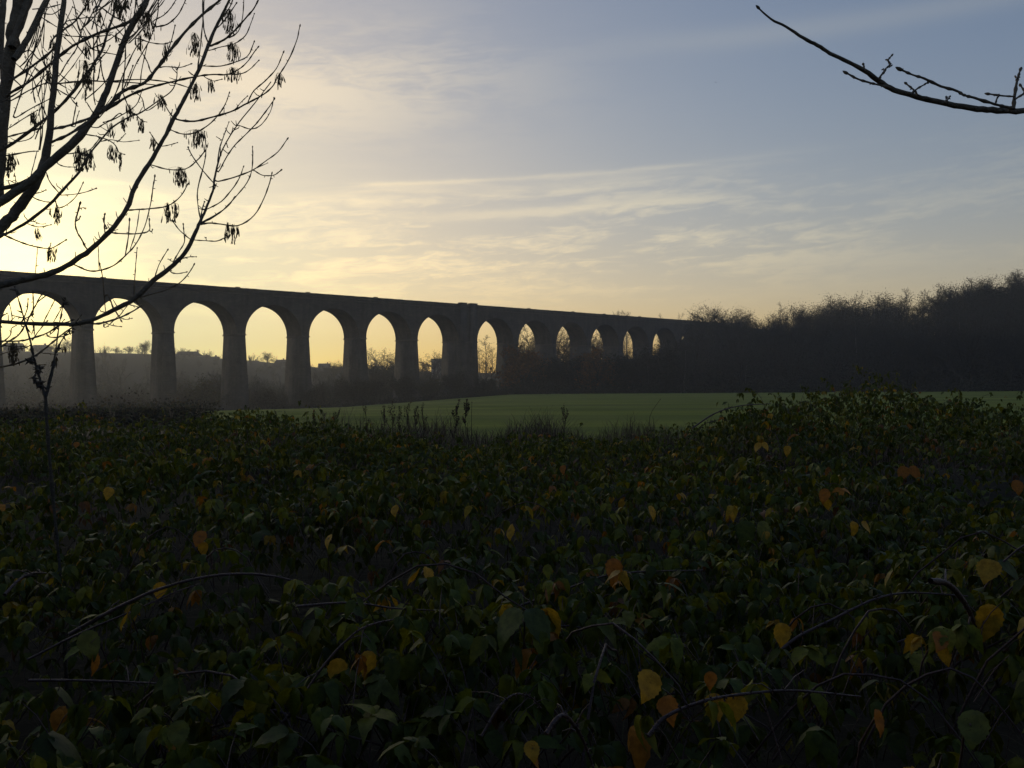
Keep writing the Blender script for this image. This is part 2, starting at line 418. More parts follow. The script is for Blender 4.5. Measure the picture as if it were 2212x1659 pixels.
for a in [
  ('bare_tree', 'round', 0, 312, 733, 470, 'round bare tree on the skyline at the right edge of the second arch', 'tree', G1, 1.0),
  ('bare_tree', 'bush', 0, 225, 737, 430, 'thin upright saplings against the left pier of the second arch', 'tree', G1, .7),
  ('bare_tree', 'round', 1, 250, 748, 480, 'low bushy tree, left of the pair on the skyline in the second arch', 'tree', G1, 1.5),
  ('bare_tree', 'round', 2, 278, 747, 480, 'low bushy tree, right of the pair on the skyline in the second arch', 'tree', G1, 1.5),
  ('bare_tree', 'round', 3, 141, 727, 440, 'bare tree glowing at the right edge of the first arch beside a pier', 'tree', G1, 1.1),
  ('bare_tree', 'round', 1, 122, 738, 440, 'smaller bare tree beside the sloping roof end in the first arch', 'tree', G1, 1.2),
  ('bare_tree', 'round', 2, 577, 759, 520, 'small round bare tree standing alone among roofs in the fourth arch', 'tree', G1, 1.25),
  ('bare_tree', 'bush', 1, 541, 760, 500, 'bare shrubby tree half hidden by the left pier of the fourth arch', 'tree', G1, 1.0),
  ('bare_tree', 'birch', 1, 470, 776, 470, 'slim bare tree against the right pier of the third arch', 'tree', G1, 1.0),
  ('bare_tree', 'bush', 2, 680, 783, 430, 'low bare bush at the left foot of the fifth arch', 'tree', G1, 1.2),
  ('bare_tree', 'round', 0, 722, 779, 430, 'low bare tree beside the roof in the fifth arch', 'tree', G1, 1.3),
  ('bare_tree', 'round', 3, 738, 777, 430, 'bare tree touching the right pier of the fifth arch', 'tree', G1, 1.2),
  ('bare_tree', 'round', 1, 813, 750, 420, 'spreading bare tree rising behind the dark bush in the sixth arch', 'tree', G1, 1.35),
  ('bare_tree', 'round', 2, 843, 762, 400, 'bare tree at the right pier of the sixth arch', 'tree', G1, 1.1),
  ('dark_bush', 'dark', 0, 822, 777, 330, 'dense dark bush standing in the middle of the sixth arch', 'bush', None, 1.15),
  ('bare_tree', 'round', 0, 938, 757, 400, 'open branched bare tree by the pale block in the seventh arch', 'tree', G1, 1.2),
  ('bare_tree', 'bush', 0, 921, 775, 360, 'low bare bush at the left pier of the seventh arch', 'tree', G1, 1.2),
  ('bare_birch', 'birch', 0, 1052, 722, 350, 'tall bare birch filling the middle of the eighth arch', 'tree', G1, 1.5),
  ('bare_birch', 'birch', 1, 1068, 748, 345, 'shorter bare birch at the right side of the eighth arch', 'tree', G1, 1.5),
  ('bare_birch', 'birch', 2, 1036, 752, 345, 'shorter bare birch at the left side of the eighth arch', 'tree', G1, 1.5),
  ('bare_tree', 'round', 1, 1137, 702, 370, 'bare tree filling the ninth arch with fine twigs', 'tree', G1, .95),
  ('bare_tree', 'bush', 1, 1150, 722, 360, 'lower bare tree at the right side of the ninth arch', 'tree', G1, .9),
  ('bare_tree', 'birch', 2, 1214, 704, 390, 'bare twiggy tree behind the tenth arch', 'tree', G1, 1.7),
  ('bare_tree', 'birch', 0, 1226, 712, 385, 'bare tree close behind the tenth arch at its right pier', 'tree', G1, 1.5),
  ('bare_tree', 'birch', 1, 1289, 706, 400, 'bare twiggy tree behind the eleventh arch', 'tree', G1, 1.7),
  ('bare_tree', 'round', 3, 1146, 706, 340, 'second bare tree filling the ninth arch, nearer its right pier', 'tree', G1, 1.0),
  ('bare_tree', 'round', 2, 1217, 708, 350, 'dense bare crown low behind the tenth arch', 'tree', G1, 1.1),
  ('bare_tree', 'round', 0, 1292, 712, 360, 'dense bare crown low behind the eleventh arch', 'tree', G1, 1.1),
  ('bare_tree', 'bush', 2, 1357, 725, 420, 'bare leaning stems behind the twelfth arch', 'tree', G1, .8),
  ('bare_tree', 'bush', 0, 1419, 722, 430, 'bare twigs behind the thirteenth and smallest arch', 'tree', G1, .8),
]:
    put_tree(a[0], a[1], a[2], a[3], a[4], a[5], a[6], a[7], a[8], a[9], rz=a[3]*.7)
put_tree('autumn_tree', 'orange', 0, 1131, 748, 272, 'orange brown leafy tree in front of the pier under the ninth arch', 'tree', None, 1.12)
put_tree('autumn_tree', 'orange', 0, 1284, 752, 268, 'dull orange leafy tree below the eleventh arch', 'tree', None, 1.1, rz=2.)
put_tree('autumn_tree', 'orange', 0, 1335, 775, 262, 'small rusty leafy tree between the eleventh and twelfth arches', 'tree', None, 1.2, rz=4.)
G2 = 'bare treetops showing above the parapet'
for i, (x, y, w, l) in enumerate([(1325, 671, .8, 'faintest bare treetop showing above the parapet, leftmost of its row'), (1339, 668, .6, 'pointed bare treetop showing above the parapet'),
        (1353, 670, .9, 'forked bare treetop showing above the parapet beside the pointed one'), (1427, 676, .5, 'tiny bare treetop above the parapet left of the dark round trees'), ]):
    put_tree('treetop_tree', 'birch', i, x, y, 470+i*6, l, 'tree', G2, w*1.3, rz=i*1.3)
G3 = 'bare trees along the skyline of the right hand wood'
for i, (x, y, Y, pr, wi, l) in enumerate([
    (1466, 674, 372, 'birch', .9, 'thin bare sapling where the viaduct parapet ends in the wood'),
    (1532, 663, 331, 'dense', 1.0, 'dark dense round tree at the end of the parapet'),
    (1560, 655, 344, 'dense', 1.05, 'broad paler round tree just right of the dark dense one'),
    (1594, 664, 338, 'dense', .85, 'small upright bare tree at the right of the round pair'),
    (1660, 677, 330, 'bush', .9, 'small pointed bush in the dip of the skyline'),
    (1640, 685, 330, 'bush', 1., 'lowest scrubby bush left in the dip of the skyline'),
    (1684, 652, 318, 'birch', 1.1, 'slender pale birch standing right of the skyline dip'),
    (1722, 655, 312, 'dense', .9, 'dense pointed tree beside the slender birch'),
    (1702, 667, 312, 'bush', 1., 'low twiggy bush between the birch and the pointed tree'),
    (1776, 653, 306, 'dense', 1.05, 'round bare tree at the left of the ragged treetops'),
    (1800, 649, 306, 'dense', 1.1, 'loose twiggy tree beside the round one'),
    (1830, 633, 302, 'dense', 1.15, 'tall feathery bare tree in the ragged treetops'),
    (1852, 652, 300, 'dark', .9, 'dark leafy shrub below the feathery tree'),
    (1873, 642, 300, 'birch', .7, 'thinnest pale birch spire in the skyline'),
    (1902, 632, 296, 'dense', 1.2, 'broad bare tree right of the pale spire'),
    (1938, 634, 292, 'dense', 1.1, 'feathery tree left of the pointed one'),
    (1955, 620, 290, 'birch', 1.2, 'pointed bare tree tallest before the hill steps up'),
    (1987, 624, 288, 'birch', 1.0, 'thin drooping topped tree before the hill steps up'),
    (2022, 622, 284, 'round', .8, 'small wind shaped tree at the foot of the hill step'),
    (2036, 616, 284, 'round', .8, 'second small wind shaped tree higher up the hill step'),
    (2062, 606, 280, 'dense', 1.1, 'bare bush on the slope of the hill step'),
    (2086, 600, 278, 'round', 1.0, 'bare tree at the left of the hilltop'),
    (2108, 594, 278, 'dense', 1.2, 'bare spreading tree on the hilltop middle'),
    (2126, 598, 276, 'round', .9, 'bare tree at the right of the hilltop group'),
    (2150, 608, 274, 'dark', 1.6, 'flat topped dark thicket on the hilltop'),
    (2176, 587, 270, 'round', .95, 'bare tree with visible forked trunks on the hilltop by the picture edge'),
    (2196, 585, 268, 'round', 1.0, 'bare tree second from the right picture edge on the hilltop'),
    (1618, 683, 330, 'dense', 1.2, 'low rounded dark tree just right of the small upright tree'),
    (1745, 661, 310, 'dense', 1.1, 'rounded tree in the gap between the pointed tree and the round one'),
    (1668, 676, 322, 'dense', 1.1, 'low rounded tree left of the slender birch'),
    (2214, 578, 266, 'round', 1.0, 'bare tree cut by the right picture edge on the hilltop'),
    ]):
    put_tree('skyline_tree', pr, i, x, y, Y, l, 'tree', G3, wi*1.05, rz=i*1.7)
G4 = 'pale trunked birches inside the dark wood'
for i, (x, y, Y, l) in enumerate([(1478, 745, 246, 'pale birch trunk low in the wood right of the last arch'), (1402, 765, 250, 'thin pale birch below the last arch'),
        (1850, 690, 236, 'pale birch trunk in the dark wood under the skyline dip'), (2075, 680, 214, 'pale birch trunk in the dark wood under the hill step'), (1610, 745, 238, 'short pale birch at the front of the wood')]):
    put_tree('birch_tree', 'birch', i, x, y, Y, l, 'tree', G4, .9, rz=i)
# the masses of trees that read as one wood: each one object
def rotz(v, a):
    c, s = math.cos(a), math.sin(a); return v@np.array([[c, s, 0], [-s, c, 0], [0, 0, 1]])
LODP = [make_tree(k, 100+i, 1) for i, k in enumerate(('round', 'round', 'round', 'bush', 'bush', 'round'))]
LOD = []
for a, b, _ in LODP:
    m = [(np.concatenate(q.v), np.concatenate(q.f[4])) for q in (a, b)]
    LOD.append((np.concatenate([m[0][0], m[1][0]]), np.concatenate([m[0][1], m[1][1]+len(m[0][0])])))
def blob(mb, rng, c, rx, rz_, n, size, tints):
    u = rng.normal(size=(n, 3)); u /= np.linalg.norm(u, axis=1)[:, None]
    k = rng.uniform(.35, 1.05, n)**.6
    lump = 1+.25*np.sin(u[:, 0]*5+c[0])*np.sin(u[:, 1]*4+c[1])+.2*np.sin(u[:, 2]*7+c[0]*2)
    p = u*(k*lump)[:, None]*np.array([rx, rx, rz_]); p[:, 2] = np.abs(p[:, 2])*.95
    leaf_quads(mb, p+np.asarray(c), rng, size, tints, .12)
def wood(name, label, n, pick, seed, blobs, tints, leafy):
    rng = R(seed); mt = MB(); ml = MB(); cnt = 0; tries = 0
    while cnt < n and tries < n*30:
        tries += 1
        r = pick(rng)
        if r is None: continue
        X, Y, H = r; g = float(ground(X, Y)); cnt += 1
        v, f = LOD[rng.integers(0, len(LOD))]
        s = H/10.; w = s*rng.uniform(.8, 1.15)
        mt.add(rotz(v*np.array([w, w, s]), rng.uniform(0, 6.28))+np.array([X, Y, g]), f)
    cnt = 0
    while cnt < blobs and tries < 60*(n+blobs):
        tries += 1
        r = pick(rng)
        if r is None: continue
        X, Y, H = r; cnt += 1; h = min(H*rng.uniform(.35, .9), 12.); g = float(ground(X, Y))
        blob(ml, rng, (X, Y, g-.1), h*rng.uniform(.6, 1.0), h, leafy, .26, tints)
    o = mt.build(name, M_ftwig); tag(o, label, None, None, 'stuff')
    l = ml.build('undergrowth', M_fleaf); tag(l, None, None, None, 'stuff')
    return o, l
WX = [940, 985, 1010, 1050, 1078, 1110, 1200, 1250, 1290, 1340, 1382, 1402, 1440, 1490, 1510, 1600, 1640, 1700, 1750, 1850, 1950, 2000, 2030, 2090, 2150, 2212, 2700]
WY = [822, 815, 812, 826, 806, 790, 772, 778, 768, 770, 768, 750, 730, 705, 694, 694, 698, 688, 676, 670, 662, 658, 644, 628, 626, 616, 575]
def pick_right(rng):
    xd = rng.uniform(950, 2600); fe = float(fedge(xd)); Y = fe+3+135*rng.random()**1.05
    X = (xd-1106)/F*Y; s = X*N2[0]+Y*N2[1]-VD; t = X*U2[0]+Y*U2[1]
    if t < 322 and s > -3.: return None
    g = float(ground(X, Y)); zt = (805-np.interp(xd, WX, WY))/F*Y+E
    H = min(zt-g, rng.uniform(9, 19))
    return (X, Y, H) if H > 1.5 else None
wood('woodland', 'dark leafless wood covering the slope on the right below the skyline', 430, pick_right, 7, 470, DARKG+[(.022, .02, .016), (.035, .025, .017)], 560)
VX = [-200, 0, 150, 205, 330, 380, 480, 540, 620, 670, 745, 800, 900, 950]
VYT = [800, 792, 790, 778, 772, 806, 786, 800, 805, 806, 803, 806, 806, 812]
def pick_left(rng):
    xd = rng.uniform(-150, 960); X0 = (xd-1106)/F
    t = (-145.28-X0*158.4)/(X0*.6759-.737); Yv = 158.4+.6759*t
    Y = Yv+16+150*rng.random()**1.5; X = X0*Y
    g = float(ground(X, Y)); zt = (805-np.interp(xd, VX, VYT)-rng.uniform(-14, 5))/F*Y+E
    H = min(zt-g, rng.uniform(6, 13))
    return (X, Y, H) if H > 1.2 else None
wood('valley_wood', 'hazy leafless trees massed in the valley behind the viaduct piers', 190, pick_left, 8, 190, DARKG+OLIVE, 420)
def pick_far(rng):
    xd = rng.uniform(-200, 960); X0 = (xd-1106)/F; Y = rng.uniform(380, 600); X = X0*Y
    s = X*N2[0]+Y*N2[1]-VD
    if s < 120: return None
    return (X, Y, rng.uniform(2.5, 6.2))
wood('hillside_trees', 'small hazy trees and hedges scattered over the far hillside among the houses', 190, pick_far, 9, 60, DARKG+OLIVE, 150)
# scrub along the foot of the piers and the field edge
rng = R(17); ml = MB(); mt = MB()
for i in range(420):
    xd = rng.uniform(430, 2650); Y = float(fedge(xd))-2.5+rng.normal(0, 3.5)+2*math.sin(xd*.021); X = (xd-1106)/F*Y
    h = rng.uniform(1.0, 2.6)+(1.5 if xd > 950 else 0)*rng.random(); g = float(ground(X, Y))
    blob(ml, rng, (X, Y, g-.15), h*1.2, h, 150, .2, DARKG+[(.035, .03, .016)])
for i in range(420):
    Y = 32*math.exp(rng.random()*math.log(3.2)); xd = rng.uniform(-150, 446-12*rng.random()); X = (xd-1106)/F*Y; g = float(ground(X, Y))
    h = max(min((805-rng.uniform(893, 907))/F*Y+E-g, 1.6), .25)
    blob(ml, rng, (X, Y, g-.05), h*2+.5, h, 170, .05+.0012*Y, DARKG+OLIVE+[(.06, .045, .03)])
for i in range(260):
    xd = rng.uniform(-150, 452); Y = rng.uniform(95, 200); X = (xd-1106)/F*Y; h = rng.uniform(.7, 2.6); g = float(ground(X, Y))
    blob(ml, rng, (X, Y, g-.1), h*1.5+.6, h, 170, .2, DARKG+OLIVE)
for i in range(250):
    xd = rng.uniform(-150, 470); Y = float(fedge(xd))+rng.normal(4, 6); X = (xd-1106)/F*Y; h = rng.uniform(1., 5.) if xd < 330 else rng.uniform(.8, 3.); g = float(ground(X, Y))
    blob(ml, rng, (X, Y, g-.1), h*1.2+.3, h, 200, .22, DARKG+OLIVE)
    v, f = LOD[3+i % 2]; q = h*1.6/10; mt.add(rotz(v*q*np.array([1.4, 1.4, 1]), i)+np.array([X, Y, g]), f)
tag(ml.build('scrub', M_fleaf), 'dark scrub along the far edge of the field and the foot of the piers', None, None, 'stuff')
tag(mt.build('scrub_twigs', M_ftwig), 'bare twigs standing in the scrub left of the field', None, None, 'stuff')
G5 = 'bushes at the foot of the viaduct'
for i, (x, y, Y, pr, w, l) in enumerate([
    (432, 806, 212, 'olive', 1.35, 'round dull bush in front of the third arch, left of the leaning pier'),
    (400, 838, 210, 'bush', 1.3, 'bare bush at the left foot of the third arch'),
    (573, 838, 222, 'dark', 1.3, 'dark bush under the fourth arch'),
    (612, 832, 226, 'bush', 1.2, 'bare bush at the right foot of the fourth arch'),
    (700, 806, 236, 'bush', 1.2, 'tall bare bush under the fifth arch'),
    (668, 838, 232, 'dark', 1.3, 'dark bush at the left foot of the fifth arch'),
    (762, 812, 240, 'dark', 1.4, 'dark bush against the pier between the fifth and sixth arches'),
    (806, 818, 244, 'dark', 1.3, 'dark bush under the sixth arch, low in front of the pier line'),
    (868, 806, 250, 'dark', 1.2, 'dark bush against the pier between the sixth and seventh arches'),
    (930, 810, 254, 'olive', 1.3, 'dull brown bush under the seventh arch'),
    (985, 800, 262, 'dark', 1.2, 'dark bush at the foot of the wide middle pier'),
    (1216, 768, 266, 'dark', 1.3, 'dark bush below the tenth arch'), (1052, 812, 262, 'dark', 1.3, 'dark bush below the eighth arch'),
    (1362, 761, 256, 'dark', 1.3, 'dark bush below the twelfth arch'), (1424, 739, 252, 'dark', 1.1, 'dark bush below the smallest arch')]):
    put_tree('foot_bush', pr, i, x, y, Y, l, 'bush', G5, w, rz=i*2.1)

# ------------------------------------------------------------------ far houses
def house(xd, yr, wpx, Y, rz, label, hip=False, flat=False, cat='house'):
    X = (xd-1106)/F*Y; zr = at(xd, yr, Y)[2]; g = float(ground(X, Y)); wd = wpx/F*Y
    Hh = 8.2 if not flat else 9.; base = min(zr-Hh, g+.5)
    t = thing('far_house' if not flat else 'far_block', label, cat, (X, Y, base), rz, 'houses on the far hillside')
    d = 7.5; eave = zr-base-(2.6 if not flat else .3); x0, x1, y0, y1 = -wd/2+.4, wd/2-.4, -d/2, d/2
    m = MB(); m.box((x0, y0, -2), (x1, y1, eave))
    if not flat and not hip:
        for xx in (x0, x1): m.add([(xx, y0, eave), (xx, y1, eave), (xx, 0, eave+2.5)], [(0, 1, 2)])
    m.build('wall', M_render if flat else M_wall, t)
    m = MB(); rz_ = zr-base
    if flat: m.box((x0-.3, y0-.3, eave), (x1+.3, y1+.3, rz_))
    else:
        e = .4; hx = 2.6 if hip else 0; a = eave-.15
        v = [(x0-e, y0-e, a), (x1+e, y0-e, a), (x1+e, y1+e, a), (x0-e, y1+e, a), (x0-e+hx, 0, rz_), (x1+e-hx, 0, rz_)]
        m.add(v, [(0, 1, 5, 4), (2, 3, 4, 5)]); m.add(v, [(3, 0, 4), (1, 2, 5)])
    ro = m.build('roof', M_roof if not flat else M_stone, t)
    if not flat:
        m = MB(); m.box((x1-2.2, -.45, rz_-.8), (x1-1.4, .45, rz_+.9)); m.build('chimney', M_wall, ro)
    for q in range(max(2, int(wd/3.2))):
        wx = x0+1.4+q*(x1-x0-2.8)/max(1, int(wd/3.2)-1)
        for z in (1.2, 3.7):
            m = MB(); m.box((wx-.55, y0-.06, z), (wx+.55, y0-.01, z+1.2)); m.build('window', M_glass, t)
house(30, 741, 36, 520, .15, 'leftmost far house, gabled roof seen under the first arch')
house(89, 745, 34, 520, -.1, 'second far house under the first arch, beside a small bare tree')
house(407, 759, 54, 540, .05, 'wide hipped roof house in the middle of the third arch', hip=True)
house(441, 767, 24, 545, .2, 'small house right of the wide hipped roof in the third arch')
house(464, 770, 20, 550, -.2, 'smallest far house at the right of the third arch')
house(549, 779, 22, 560, .1, 'far house at the left of the fourth arch beside the small round tree')
house(608, 777, 24, 560, -.15, 'far house at the right of the fourth arch with a chimney')
house(701, 785, 26, 600, .1, 'far house low in the fifth arch between bare trees')
house(943, 775, 26, 420, .1, 'pale flat topped block behind the seventh arch', flat=True, cat='building')

# ------------------------------------------------------------------ ash tree on the left (traced limbs, each at its own distance)
def smoothpts(p, n=4):
    p = np.asarray(p, float); q = [p[0]]
    P = np.vstack([2*p[0]-p[1], p, 2*p[-1]-p[-2]])
    for i in range(1, len(P)-2):
        for k in range(1, n+1):
            t = k/n; a, b, c, d = P[i-1], P[i], P[i+1], P[i+2]
            q.append(.5*((2*b)+(c-a)*t+(2*a-5*b+4*c-d)*t*t+(3*b-a-3*c+d)*t**3))
    return np.array(q)
def z1(x, y): return x*.3064, y*.3064                     # traced units -> 2212 wide picture
def z2(x, y): return x*.3064, 406.6+y*.3064
def limb3(path, cv, D, drift, rng):
    """path of (x, y[, width]) -> points in space; distance runs from D to D+drift along the limb"""
    pts, rr = [], []; n = len(path); w = None
    for i, q in enumerate(path):
        x, y = cv(q[0], q[1]); w = q[2] if len(q) > 2 else w
        Y = D+drift*i/max(1, n-1); pts.append(at(x, y, Y)); rr.append(.5*w*.3064/F*Y*(.67 if w > 9 else .86))
    return pts, rr
ASH = thing('ash_tree', 'large leafless ash tree with hanging seed clusters along the left edge', 'tree', (-4.6, 5.4, float(ground(-4.6, 5.4))))
def off(p): return p-np.array(ASH.location)
rngA = R(77)
TR = np.array([(-4.6, 5.4, -.3), (-4.55, 5.4, 1.2), (-4.5, 5.45, 2.6), (-4.3, 5.5, 4.2), (-4.25, 5.6, 6.2), (-4.2, 5.6, 8.2)])
TR[:, 2] += float(ground(-4.6, 5.4))
m = MB(); q = smoothpts(TR, 4); m.tube(q-np.array(ASH.location), np.linspace(.19, .07, len(q))*(1+rngA.normal(0, .03, len(q))), 10)
m.build('trunk', M_bark, ASH, smooth=True)
def knobbly(mb, pts, rr, sides, rng, bud=False, seg=4):
    p = smoothpts(pts, seg); r = np.interp(np.linspace(0, 1, len(p)), np.linspace(0, 1, len(rr)), rr)
    r = r*(1+rng.normal(0, .05, len(r))); p = p+rng.normal(0, 1, p.shape)*(r*.08)[:, None]
    if r.max() < .012:                                     # nodes on thin twigs
        for k in range(2, len(r)-1, 4): r[k] *= 1.5
    mb.tube(p, r, sides)
    if bud:
        d = norm(p[-1]-p[-2]); b = r[-1]
        mb.tube([p[-1], p[-1]+d*b*1.2, p[-1]+d*b*3.5, p[-1]+d*b*6, p[-1]+d*b*7.5], [b, b*1.7, b*2.0, b*1.2, b*.2], 5)
    return p
LIMBS = [  # (path, converter, distance, drift)
 ([(-80,1500,120),(-10,1250,112),(20,900,105),(50,550,112),(85,300,130),(110,120,100),(125,0,90),(140,-120,84)], z1, 5.6, .1),
 ([(80,330,80),(150,130,90),(195,0,86),(230,-110,80)], z1, 5.6, .2),
 ([(100,420,60),(180,300,62),(260,140,58),(335,-10,54),(400,-120,50)], z1, 5.5, .3),
 ([(20,560,50),(10,300,54),(20,100,60),(30,-60,56)], z1, 5.9, .2),
 ([(-120,1760,112),(0,1610,108),(110,1490,102),(240,1310,98),(320,1120,82),(350,900,70),(382,600,60),(405,350,56),(440,100,52),(458,-60,50)], z1, 5.0, .3),
 ([(-120,1500,92),(0,1425,88),(200,1290,84),(350,1150,80),(500,1020,88),(610,900,82),(705,750,68),(770,600,60),(840,380,56),(920,200,58),(1010,50,62),(1050,-60,58)], z1, 4.8, .4),
 ([(-100,1345,44),(0,1330,44),(150,1295,46),(290,1215,50)], z1, 5.0, .0),
 ([(-80,1720,40),(60,1640,28),(200,1560,32),(350,1440,30),(470,1310,28),(560,1210,25),(620,1100,20),(700,1000,18),(790,900,17),(900,830,16),(1000,790,14),(1130,700,12),(1210,640,9),(1245,560,8),(1248,475,7)], z1, 4.6, .3),
 ([(-200,700,84),(0,680,76),(200,640,66),(370,595,60),(500,530,56),(640,430,52),(780,300,50),(890,150,48),(950,-10,46),(1050,-170,44),(1150,-340,42),(1230,-500,40),(1300,-630,38),(1380,-790,36),(1440,-930,36),(1480,-1040,34),(1540,-1170,28),(1600,-1290,24),(1660,-1420,22)], z2, 4.4, .5),
 ([(-200,925,40),(0,940,38),(250,955,40),(500,957,42),(640,930,44),(800,860,46),(950,780,48),(1080,650,50),(1200,560,48),(1300,460,44),(1370,330,40),(1410,240,34),(1450,150,27),(1500,20,24),(1512,-60,22),(1530,-150,18),(1560,-250,14),(1610,-350,12),(1690,-470,12),(1780,-580,11),(1850,-670,10),(1910,-750,9)], z2, 4.1, .5),
 ([(700,800,40),(780,730,36),(870,640,34),(1010,590,30),(1100,490,30),(1190,370,28),(1300,230,27),(1420,110,26),(1540,10,24),(1620,-70,22)], z1, 5.0, .4),
 ([(-60,1090,36),(40,1040,34),(150,970,32),(280,870,30),(400,770,30),(520,640,30),(640,480,27),(720,350,25),(760,220,24),(800,100,22),(825,-30,20)], z1, 5.3, .2),
 ([(40,690,26),(75,655,25),(200,580,24),(380,430,26),(520,320,26),(680,240,26),(820,190,28),(920,150,30),(1000,60,30)], z1, 5.5, -.2),
 ([(60,575,26),(100,550,24),(250,450,22),(370,350,22),(440,220,18),(530,150,15),(620,20,13),(650,-60,12)], z1, 5.6, .1),
]
